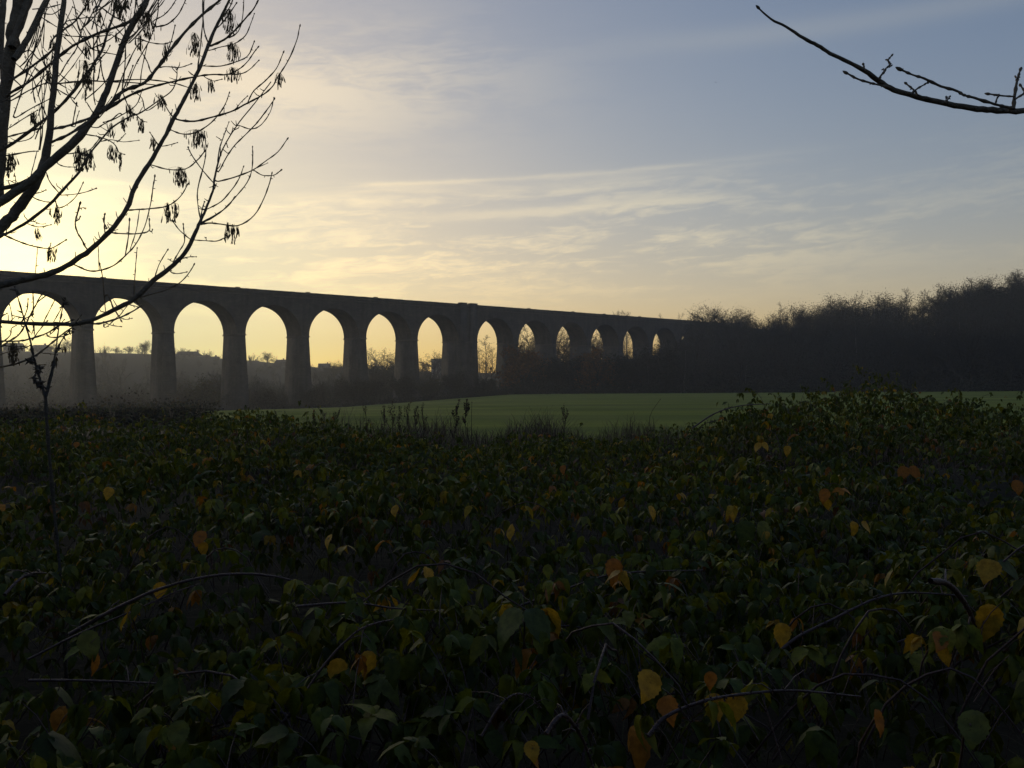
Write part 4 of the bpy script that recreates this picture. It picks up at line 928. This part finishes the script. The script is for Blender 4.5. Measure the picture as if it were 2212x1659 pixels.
# tangled canes, dead grass and litter beneath the leaves
for i in range(70):
    Y = 1.7+11*rngF.random()**1.4; X = rngF.uniform(-1, 1)*(Y*.72+.3); L = rngF.uniform(.4, 1.1); a = rngF.normal(0, .55); h = rngF.uniform(.0, .22)
    z = float(btop(X, Y)); q = []
    for u in np.linspace(0, 1, 13):
        xx, yy = X+math.cos(a)*L*(u-.5), Y+math.sin(a)*L*(u-.5)
        q.append((xx, yy, z-.40+(h+.28)*(1-(2*u-1)**2)+.007*rngF.normal()))
    mbS.tube(q, np.linspace(.0036, .0018, 13), 5, cap=False)
tag(mbS.build('bramble_stems', M_cane, smooth=True), 'thin reddish bramble stems tangled under the leaves', None, None, 'stuff')
mbD = MB(); n = 9000
for (n, y0, y1, hh, zz, wd) in ((2600, 1.3, 5., (.1, .34), -.26, .0009), (4200, 5., 12., (.2, .45), -.25, .002)):
    Yp = np.sqrt(rngF.uniform(y0**2, y1**2, n)); Xp = rngF.uniform(-1, 1, n)*(Yp*.72+.3)
    L = rngF.uniform(hh[0], hh[1], n); a = rngF.uniform(0, 2*PI, n); le = rngF.uniform(.2, 1.3, n)
    p = np.stack([Xp, Yp, btop(Xp, Yp)+zz-rngF.uniform(0, .3, n)], 1)
    d1 = np.stack([np.cos(a)*np.sin(le), np.sin(a)*np.sin(le), np.cos(le)], 1); d2 = d1+np.stack([np.cos(a)*.5, np.sin(a)*.5, -.6*np.ones(n)], 1)
    s = np.stack([-np.sin(a), np.cos(a), 0*a], 1)*wd
    m1 = p+d1*(L*.55)[:, None]; m2 = m1+d2*(L*.35)[:, None]
    v = np.stack([p-s, p+s, m1+s, m1-s, m2+s*.3, m2-s*.3], 1).reshape(-1, 3); b = (np.arange(n)*6)[:, None]
    f = np.concatenate([b+np.array([[0, 1, 2, 3]]), b+np.array([[3, 2, 4, 5]])])
    tn = np.array([(.10, .075, .045), (.15, .12, .08), (.06, .045, .03), (.07, .07, .03)])[rngF.integers(0, 4, n)]*rngF.uniform(.6, 1.2, (n, 1))
    mbD.add(v, f, np.repeat(tn, 6, 0))
tag(mbD.build('dead_grass', M_dry), 'dead grass blades in the gaps between the brambles', None, None, 'stuff')
# rough brown grass strip between the brambles and the field
mbG = MB(); n = 30000
Yp = rngF.uniform(12.2, 21.5, n); Xp = rngF.uniform(-1, 1, n)*(Yp*.72+1)
hf = .92*(.62+.22*np.sin(Xp*.9+1)*np.sin(Yp*.8)+.2*np.sin(Xp*2.6))*np.interp(1106+F*Xp/Yp, [0, 380, 500, 650, 1100, 1450, 2300], [.85, .8, .75, 1.12, 1.12, .95, .85])
L = np.clip(hf*rngF.uniform(.55, 1.25, n), .15, 1.25); a = rngF.uniform(0, 2*PI, n); le = np.abs(rngF.normal(0, .45, n))
p = np.stack([Xp, Yp, ground(Xp, Yp)-.02], 1)
d1 = np.stack([np.cos(a)*np.sin(le), np.sin(a)*np.sin(le), np.cos(le)], 1); s = np.stack([-np.sin(a), np.cos(a), 0*a], 1)*.004
m1 = p+d1*(L*.65)[:, None]; m2 = m1+(d1+np.stack([np.cos(a)*.5, np.sin(a)*.5, -.3+0*a], 1))*(L*.35)[:, None]
v = np.stack([p-s, p+s, m1+s, m1-s, m2+s*.4, m2-s*.4], 1).reshape(-1, 3); b = (np.arange(n)*6)[:, None]
tn = np.array([(.10, .07, .052), (.07, .048, .036), (.14, .095, .072), (.06, .055, .028)])[rngF.integers(0, 4, n)]*rngF.uniform(.6, 1.3, (n, 1))
mbG.add(v, np.concatenate([b+np.array([[0, 1, 2, 3]]), b+np.array([[3, 2, 4, 5]])]), np.repeat(tn, 6, 0))
tag(mbG.build('rough_grass', M_dry), 'dull brown strip of rough dead grass between the brambles and the field', None, None, 'stuff')
# tall dead weeds against the field
rngW = R(31)
WEEDS = [(678, 906, 16.5, 'short dead weed at the left end of the brown strip'), (702, 889, 16.5, 'pale bushy dead weed near the left end of the field'), (724, 897, 16, 'low dead weed left of the tall brown spikes'),
 (755, 882, 16, 'single pale dead stem left of the tall brown spikes'), (790, 882, 16, 'faint feathery dead weed left of the spikes'), (830, 877, 15.5, 'leftmost of the tall brown dock spikes against the green field'),
 (849, 878, 15.5, 'second of the tall brown dock spikes'), (864, 877, 15.5, 'third and densest of the tall brown dock spikes'), (880, 876, 15.5, 'rightmost of the four close dock spikes'), (902, 877, 15.8, 'dead spike just right of the close dock spikes'),
 (915, 878, 15.8, 'thin dead spike ending the row of spikes'), (985, 880, 15.5, 'leaning dead weed left of the flat headed weed'), (1005, 869, 15.2, 'flat headed dark weed in the middle of the field edge'), (1022, 869, 15.2, 'bare straight stick beside the flat headed weed'),
 (1220, 874, 15.2, 'lone dark dead weed right of the middle against the field'), (1411, 862, 14., 'hair thin stem at the left end of the bramble hump'), (132, 886, 17, 'pale grassy weed behind the sapling'), (242, 884, 17, 'pale round headed weed in the left haze'),
 (371, 893, 17, 'pale tufted weed left of the field corner'), (432, 874, 17, 'white topped weed at the field corner'), (533, 912, 14.5, 'dark forked weed at the edge of the brambles'), (588, 908, 14.5, 'dark leafy weed left of the brown strip'), (603, 905, 14.5, 'thin dark weed beside the leafy one')]
for i, (x, y, Y, l) in enumerate(WEEDS):
    X = (x-1106)/F*Y; g = float(ground(X, Y)); top = at(x, y, Y)[2]; H = max(top-g, .5)
    t = thing('dead_weed', l, 'weed', (X, Y, g), 0, 'dead weeds along the field edge')
    m = MB(); h = MB(); pale = 'pale' in l or 'white' in l; tc = (.16, .13, .09) if pale else (.05, .035, .025)
    q = [(0, 0, -.1), (.02*rngW.normal(), 0, H*.4), (.03*rngW.normal(), 0, H*.75), (.05*rngW.normal(), .02, H)]
    q = smoothpts(q, 3); m.tube(q, np.linspace(.007, .003, len(q)), 5, tc)
    stick = 'stick' in l or 'hair' in l or 'stem left' in l
    for k in range(0 if stick else 8):
        u = rngW.uniform(.4, .95); j = int(u*(len(q)-1)); a = rngW.uniform(0, 6.28); b = rngW.uniform(.1, .24)
        d = np.array([math.cos(a)*.35, math.sin(a)*.35, 1.])*b; m.tube([q[j], q[j]+d*.5+np.array([math.cos(a), math.sin(a), 0])*.02, q[j]+d], [.004, .003, .002], 4, tc)
        e = q[j]+np.outer(np.linspace(.3, 1., 22), d); leaf_quads(h, e, rngW, .014 if not 'flat' in l else .022, [tc, tuple(np.array(tc)*1.4)], .012)
    if not stick:
        e = q[-1]+np.outer(np.linspace(-.25, 0, 26), [0, 0, 1.]); leaf_quads(h, e, rngW, .015, [tc, tuple(np.array(tc)*1.4)], .010)
    if stick: leaf_quads(h, np.array([q[-1]]*5), rngW, .012, [tc], .004)
    m.build('stem', M_dry, t); h.build('seed_head', M_dry, t)
# ---- canes and sprigs one can point at
def cane(path, w, label, lift=.05, D=None, leaves=(), tintk=None):
    pts = []
    Ys = [hit(x, y) for x, y in path]; Ym = float(np.median(Ys)) if D is None else D
    for i, (x, y) in enumerate(path):
        Y = Ym*(.94+.1*i/len(path)); pts.append(at(x, y, Y-lift))
    base = pts[0].copy(); t = thing('bramble_cane', label, 'bramble', tuple(base), 0, 'arching bramble canes')
    m = MB(); P = [q-base for q in pts]; r = w*.34/F*Ym
    p = smoothpts(P, 5); p = p+np.cumsum(rngW.normal(0, r*.28, p.shape), 0)*np.linspace(0, 1, len(p))[:, None]*np.linspace(1, 0, len(p))[:, None]*2; m.tube(p, np.linspace(r*1.3, r*.6, len(p))*(1+rngW.normal(0, .06, len(p))), 7)
    for k in range(4):
        j = rngW.integers(3, len(p)-2); d = norm(rngW.normal(size=3)+np.array([0, 0, .4])); l = rngW.uniform(.03, .09); m.tube([p[j], p[j]+d*l*.5+np.array([0, 0, -.004]), p[j]+d*l+np.array([0, 0, -.02])], [r*.5, r*.4, r*.25], 5)
    for k in range(len(p)*2):                               # prickles
        j = rngW.integers(0, len(p)-1); d = norm(np.cross(p[j+1]-p[j], rngW.normal(size=3))); m.tube([p[j]+d*r*.7, p[j]+d*(r+.005)], [.0016, .0003], 4)
    m.build('stem', M_cane, t, smooth=True)
    return t, base, Ym
def leafpart(t, base, x, y, Y, px, yaw, pitch, col, three=False, roll=0., name='leaf'):
    V, Fq = leaflet(14, w=.37, serr=.07, droop=rngW.uniform(.1, .6), fold=rngW.uniform(-.1, .5), twist=rngW.uniform(-.8, .8)); m = MB(); s = px/F*Y; p = at(x, y, Y)-base
    for da, ds in (((0, 1.),) if not three else ((0, 1.), (1.15, .85), (-1.15, .85))):
        fr = frames(np.array([yaw+da]), np.array([pitch]), np.array([roll])); sp = fr[0, 0]
        scatter(m, V, Fq, (p-(sp*s*.45 if not three else 0))[None], fr, np.array([s*ds]), np.array([col])*rngW.uniform(.9, 1.1))
    return m.build(name, M_leaf, t, smooth=True)
YY_, GG_, OO_, LG_ = (.42, .25, .022), (.05, .075, .018), (.33, .13, .018), (.11, .13, .03)
for path, w, l, lv in [
  ([(150,1370),(250,1315),(340,1275),(420,1252),(500,1240),(580,1243),(660,1262),(720,1290)], 9, 'long dark arching cane low at the left, crossing two others', [(345,1275,40,YY_)]),
  ([(60,1425),(180,1365),(300,1315),(380,1280),(430,1262)], 6, 'paler straight cane just under the long arching one at the left', []),
  ([(565,1612),(640,1525),(700,1435),(760,1370),(800,1348),(850,1338)], 8, 'grey pink cane leaning up right at the lower left centre with yellow leaves', [(728,1452,66,YY_),(797,1438,72,YY_)]),
  ([(1600,1505),(1660,1430),(1720,1380),(1800,1340),(1880,1300),(1960,1282),(2090,1288)], 9, 'dark cane arching across the lower right', [(1640,1395,60,GG_),(1690,1370,56,YY_)]),
  ([(2010,1255),(2050,1262),(2085,1300),(2110,1350),(2140,1430),(2165,1510)], 15, 'thick pinkish grey cane bending down near the right edge', [(2140,1342,84,YY_)]),
  ([(1180,1585),(1210,1545),(1240,1570),(1262,1610),(1290,1680)], 12, 'short pale bent stalk at the bottom centre', []),
  ([(1400,1590),(1440,1545),(1520,1512),(1600,1497),(1720,1490),(1860,1505)], 10, 'dark horizontal cane at the bottom right of centre with three yellow leaves', [(1402,1478,84,YY_),(1442,1530,66,OO_),(1545,1525,64,YY_),(1588,1528,70,YY_),(1536,1468,40,OO_)]),
  ([(1040,1590),(1080,1525),(1115,1500),(1150,1508),(1170,1530)], 6, 'thin grey arching stalk left of the short bent stalk', []),
  ([(60,1470),(180,1470),(300,1474),(400,1480)], 7, 'grey dead stick lying level at the lower left', []),
  ([(10,1285),(40,1255),(70,1240),(100,1238)], 8, 'curved pale stalk at the left edge', []),
  ([(1060,1330),(1180,1290),(1310,1245),(1420,1235),(1520,1232)], 6, 'thin dark cane crossing behind the orange leaf in the lower middle', [(1330,1232,66,OO_)]),
  ([(1495,925),(1545,893),(1600,876),(1665,872)], 4, 'thin dark cane on top of the bramble hump', []),
  ([(640,1310),(760,1302),(860,1315),(960,1320)], 6, 'pale stick lying level left of centre', [(905,1395,54,YY_)]),
  ]:
    t, base, Ym = cane(path, w, l)
    for (x, y, px, col) in lv:
        leafpart(t, base, x, y, Ym*.97-.03, px*.95, rngW.uniform(-2.7, -.4), rngW.uniform(-1.15, -.45), col, roll=rngW.uniform(-.6, .6))
SPRIGS = [(1635, 1150, 60, GG_, LG_, 'bright green pair of leaves standing out on the right of centre'), (1130, 1345, 95, LG_, GG_, 'large yellow green leaf of three leaflets in the lower middle'), (910, 1242, 46, YY_, YY_, 'pair of yellow leaflets left of centre'),
 (1100, 1147, 38, YY_, YY_, 'small yellow leaf right of the picture centre line'), (195, 1390, 70, LG_, OO_, 'yellow leaf with an orange tip at the lower left'), (270, 1335, 56, YY_, YY_, 'single yellow leaf hanging below the long cane'),
 (430, 1160, 42, OO_, YY_, 'orange yellow leaf at the left, above the long cane'), (235, 1064, 32, YY_, LG_, 'yellow leaf beside the sapling'), (165, 960, 18, OO_, OO_, 'small orange leaf high in the brambles beside the sapling'),
 (1965, 1020, 34, OO_, OO_, 'rusty hanging leaf far right among dark leaves'), (1780, 1070, 36, OO_, YY_, 'orange leaf right of centre in the middle brambles'), (1645, 965, 24, YY_, YY_, 'drooping yellow leaflets on the slope of the hump'),
 (1700, 972, 24, YY_, LG_, 'second drooping yellow leaf right of the first on the hump'), (2160, 1230, 66, YY_, GG_, 'yellow and green leaves at the right edge above the thick cane'), (2200, 1050, 36, OO_, OO_, 'orange leaf cut by the right edge'),
 (1860, 1140, 34, YY_, YY_, 'small yellow three part leaf right of the bright green pair'), (2030, 1385, 54, OO_, YY_, 'curled brown yellow leaf near the thick cane'), (1215, 1012, 22, OO_, OO_, 'tiny orange leaf near the middle of the brambles'),
 (708, 1165, 34, YY_, LG_, 'yellow green leaf left of centre in the middle brambles'), (455, 1095, 44, GG_, LG_, 'cluster of green leaves left of centre with one yellow'), (1410, 1105, 34, YY_, LG_, 'thin yellow leaf tip right of centre'),
 (1900, 1560, 60, OO_, GG_, 'brown yellow leaf at the bottom right'), (2100, 1570, 90, LG_, LG_, 'pale curled leaf at the bottom right corner'), (1150, 1620, 50, YY_, OO_, 'orange yellow leaf at the bottom centre edge'), (850, 1100, 30, YY_, YY_, 'little yellow leaf in the left middle'),
 (385, 1585, 66, LG_, GG_, 'light rimmed green leaf at the bottom left'), (640, 1055, 0, None, None, '')]
for (x, y, px, c1, c2, l) in SPRIGS:
    if not px: continue
    Y = hit(x, y)*.975-.03; p = at(x, y, Y); t = thing('bramble_sprig', l, 'bramble', tuple(p), 0, 'bramble sprigs with coloured leaves')
    m = MB(); a = rngW.uniform(0, 6.28); s = px/F*Y
    m.tube([np.array([0, .004, .0]), np.array([.05*s, .35*s, .12*s]), np.array([.3*s*math.cos(a), 1.0*s, -1.2*s]), np.array([.3*s*math.cos(a), 1.5*s, -3*s])], [.0014, .0018, .0025, .003], 5); m.build('stem', M_cane, t, smooth=True)
    k = 2 if ('pair' in l or 'leaflets' in l or 'leaves' in l) else 1
    yw = rngW.uniform(-2.6, -.5); pp = rngW.uniform(-1.1, -.5); ro = rngW.uniform(-.6, .6)
    if k == 2:
        leafpart(t, p, x-px*.38, y, Y, px, yw-.7, pp, c1, roll=ro); leafpart(t, p, x+px*.38, y-2, Y+.01, px*.95, yw+.7, pp+.1, c2, roll=-ro)
    else:
        leafpart(t, p, x, y, Y, px*.95, yw, pp, c1, roll=ro, three='three' in l or 'cluster' in l)
        if c2 != c1: leafpart(t, p, x+px*.2, y+px*.55, Y+.015, px*.7, yw+.5, pp-.3, c2, roll=-ro)
# ------------------------------------------------------------------ the tall hedge added unseen behind the viewpoint to shade the near brambles
rngH = R(5); mbH = MB()
for i in range(70):
    X = rngH.uniform(-16, 16); Y = rngH.uniform(-6., -2.6)-.02*X*X; h = rngH.uniform(3.5, 7.5)
    blob(mbH, rngH, (X, Y, float(ground(X, Y))), rngH.uniform(1.3, 2.2), h, 420, .24, DARKG+OLIVE)
tag(mbH.build('shade_hedge', M_fleaf), 'tall dense hedge added out of view behind the viewpoint to block sky light', None, None, 'stuff')
# ------------------------------------------------------------------ haze
SUN_AZ, SUN_EL = math.atan2(30-1106, F), rad(5.62)
hz = MB(); hz.box((-1180, -630, float(GZ.min())-1.), (1180, 1180, E+46)); ho = None
mh = bpy.data.materials.new('haze_air'); mh.use_nodes = True; nt = mh.node_tree; nt.nodes.clear()
ou = nt.nodes.new('ShaderNodeOutputMaterial'); pv = nt.nodes.new('ShaderNodeVolumePrincipled')
pv.inputs['Color'].default_value = c3(.92, .94, .95); pv.inputs['Density'].default_value = .00042; pv.inputs['Anisotropy'].default_value = .62
nt.links.new(pv.outputs[0], ou.inputs['Volume'])
ho = hz.build('haze', mh); tag(ho, kind='stuff')
# ------------------------------------------------------------------ sun, sky, camera
sd = bpy.data.lights.new('sun', 'SUN'); sd.energy = .36; sd.angle = rad(.55); sd.color = (1., .86, .62)
so = bpy.data.objects.new('sun', sd); COL.objects.link(so)
S = Vector((math.sin(SUN_AZ)*math.cos(SUN_EL), math.cos(SUN_AZ)*math.cos(SUN_EL), math.sin(SUN_EL)))
so.rotation_euler = S.to_track_quat('Z', 'Y').to_euler()
w = bpy.data.worlds.new('World'); SC.world = w; w.use_nodes = True
t = NT(w.node_tree); bg = w.node_tree.nodes['Background']
sky = t.new('ShaderNodeTexSky'); sky.sky_type = 'NISHITA'; sky.sun_disc = False; sky.sun_elevation = SUN_EL; sky.sun_rotation = SUN_AZ
sky.air_density = 1.; sky.dust_density = 2.; sky.ozone_density = 1.5
base = t.vm('MULTIPLY', sky.outputs[0], (.1, .1, .1))
den = t.vm('ADD', t.vm('ADD', t.vm('MULTIPLY', base, (1.2, 1.25, 2.1)), t.vm('MULTIPLY', t.vm('MULTIPLY', base, base), (.25, .3, .8))), (1, 1, 1))
col = t.vm('DIVIDE', t.vm('MULTIPLY', base, (1.74, 1.80, 2.5)), den)
co = t.new('ShaderNodeTexCoord').outputs['Generated']
sp = t.new('ShaderNodeSeparateXYZ'); t.link(co, sp.inputs[0])
az = t.m('ARCTAN2', sp.outputs[0], sp.outputs[1]); el = t.m('ARCSINE', sp.outputs[2])
ct = t.vm('DOT_PRODUCT', co, tuple(S)); th = t.m('ARCCOSINE', t.m('MINIMUM', ct, .99999))
aur = t.m('ADD', t.m('EXPONENT', t.m('MULTIPLY', t.m('MULTIPLY', th, th), -140.)), t.m('MULTIPLY', t.m('EXPONENT', t.m('MULTIPLY', th, -5.)), .055))
hor = t.m('EXPONENT', t.m('MULTIPLY', t.m('MAXIMUM', el, 0.), -10.))
def scl(vec, f):
    n = t.new('ShaderNodeVectorMath', operation='SCALE'); n.inputs[0].default_value = vec; t.link(f, n.inputs['Scale']); return n.outputs[0]
gold = t.m('MULTIPLY', t.m('EXPONENT', t.m('MULTIPLY', t.m('MAXIMUM', el, 0.), -9.)), t.m('EXPONENT', t.m('MULTIPLY', th, -1.9)))
col = t.vm('MULTIPLY', col, t.vm('SUBTRACT', (1, 1, 1), scl((-.22, .02, .62), gold)))
col = t.vm('ADD', t.vm('ADD', col, scl((1.5, 1.12, .42), aur)), scl((.40, .22, .01), hor))
v = t.m('SUBTRACT', el, t.m('MULTIPLY', az, .055))
def gauss(x, c, s):
    d = t.m('DIVIDE', t.m('SUBTRACT', x, c), s); return t.m('EXPONENT', t.m('MULTIPLY', t.m('MULTIPLY', d, d), -1.))
n1 = t.noise(t.comb(t.m('MULTIPLY', az, 4.), t.m('MULTIPLY', v, 30.), 0.), 1., 7, .6, .5)
n2 = t.noise(t.comb(t.m('MULTIPLY', az, 24.), t.m('MULTIPLY', v, 110.), 3.), 1., 6, .65, .8)
n3 = t.noise(t.comb(t.m('MULTIPLY', az, 3.2), t.m('MULTIPLY', v, 17.), 2.3), 1., 5, .55, .6)
cl = t.m('ADD', t.m('MULTIPLY', n1, .62), t.m('MULTIPLY', n2, .38))
cirrus = t.m('MULTIPLY', t.smooth(cl, .45, .62), t.m('MULTIPLY', t.m('ADD', t.m('MULTIPLY', gauss(v, .14, .05), 1.), t.m('MULTIPLY', gauss(v, .2, .025), .35)), t.m('SUBTRACT', 1., t.m('MULTIPLY', t.smooth(az, .15, .5), .6))))
wisp = t.m('MULTIPLY', t.m('MULTIPLY', t.smooth(t.m('ADD', t.m('MULTIPLY', n3, .75), t.m('MULTIPLY', n2, .25)), .40, .58), gauss(v, .345, .06)), t.m('MULTIPLY', gauss(az, -.22, .22), 1.))
trail = t.m('MULTIPLY', gauss(t.m('ADD', v, t.m('MULTIPLY', n2, .006)), .2325, .0028), t.m('MULTIPLY', t.smooth(n1, .4, .6), t.m('MULTIPLY', t.m('SUBTRACT', 1., t.smooth(az, .05, .4)), .6)))
trail2 = t.m('MULTIPLY', gauss(t.m('ADD', v, t.m('MULTIPLY', n2, .02)), .226, .012), t.m('MULTIPLY', t.smooth(n1, .3, .7), t.m('MULTIPLY', t.m('SUBTRACT', 1., t.smooth(az, .1, .45)), .6)))
broad = t.m('MULTIPLY', gauss(el, .372, .012), t.m('MULTIPLY', t.smooth(az, .05, .3), .3))
streak = t.m('MULTIPLY', t.m('MULTIPLY', gauss(t.m('ADD', v, t.m('MULTIPLY', n2, .012)), .196, .006), gauss(az, .05, .16)), .8)
cloud = t.m('MINIMUM', t.m('ADD', t.m('ADD', t.m('ADD', cirrus, wisp), t.m('ADD', trail, trail2)), t.m('ADD', broad, streak)), 1.)
cc = t.vm('ADD', t.vm('MULTIPLY', col, (1.2, 1.15, 1.03)), (.13, .095, .04))
skyc = t.mix(cloud, col, cc)
t.link(skyc, bg.inputs[0]); bg.inputs[1].default_value = 1.0
cd = bpy.data.cameras.new('camera'); cam = bpy.data.objects.new('camera', cd); COL.objects.link(cam); SC.camera = cam
cam.location = (0, 0, E); cam.rotation_euler = (PI/2+PITCH, 0, 0)
cd.sensor_width = 36; cd.lens = 36*F/2212; cd.clip_start = .05; cd.clip_end = 6000
SC.view_settings.view_transform = 'Standard'; SC.view_settings.look = 'None'; SC.view_settings.exposure = 0; SC.view_settings.gamma = 1
SC.render.engine = 'CYCLES'; SC.cycles.use_denoising = True
SC.cycles.max_bounces = 5; SC.cycles.diffuse_bounces = 2; SC.cycles.glossy_bounces = 2; SC.cycles.transmission_bounces = 3; SC.cycles.transparent_max_bounces = 8; SC.cycles.volume_bounces = 0
SC.cycles.sample_clamp_indirect = 4
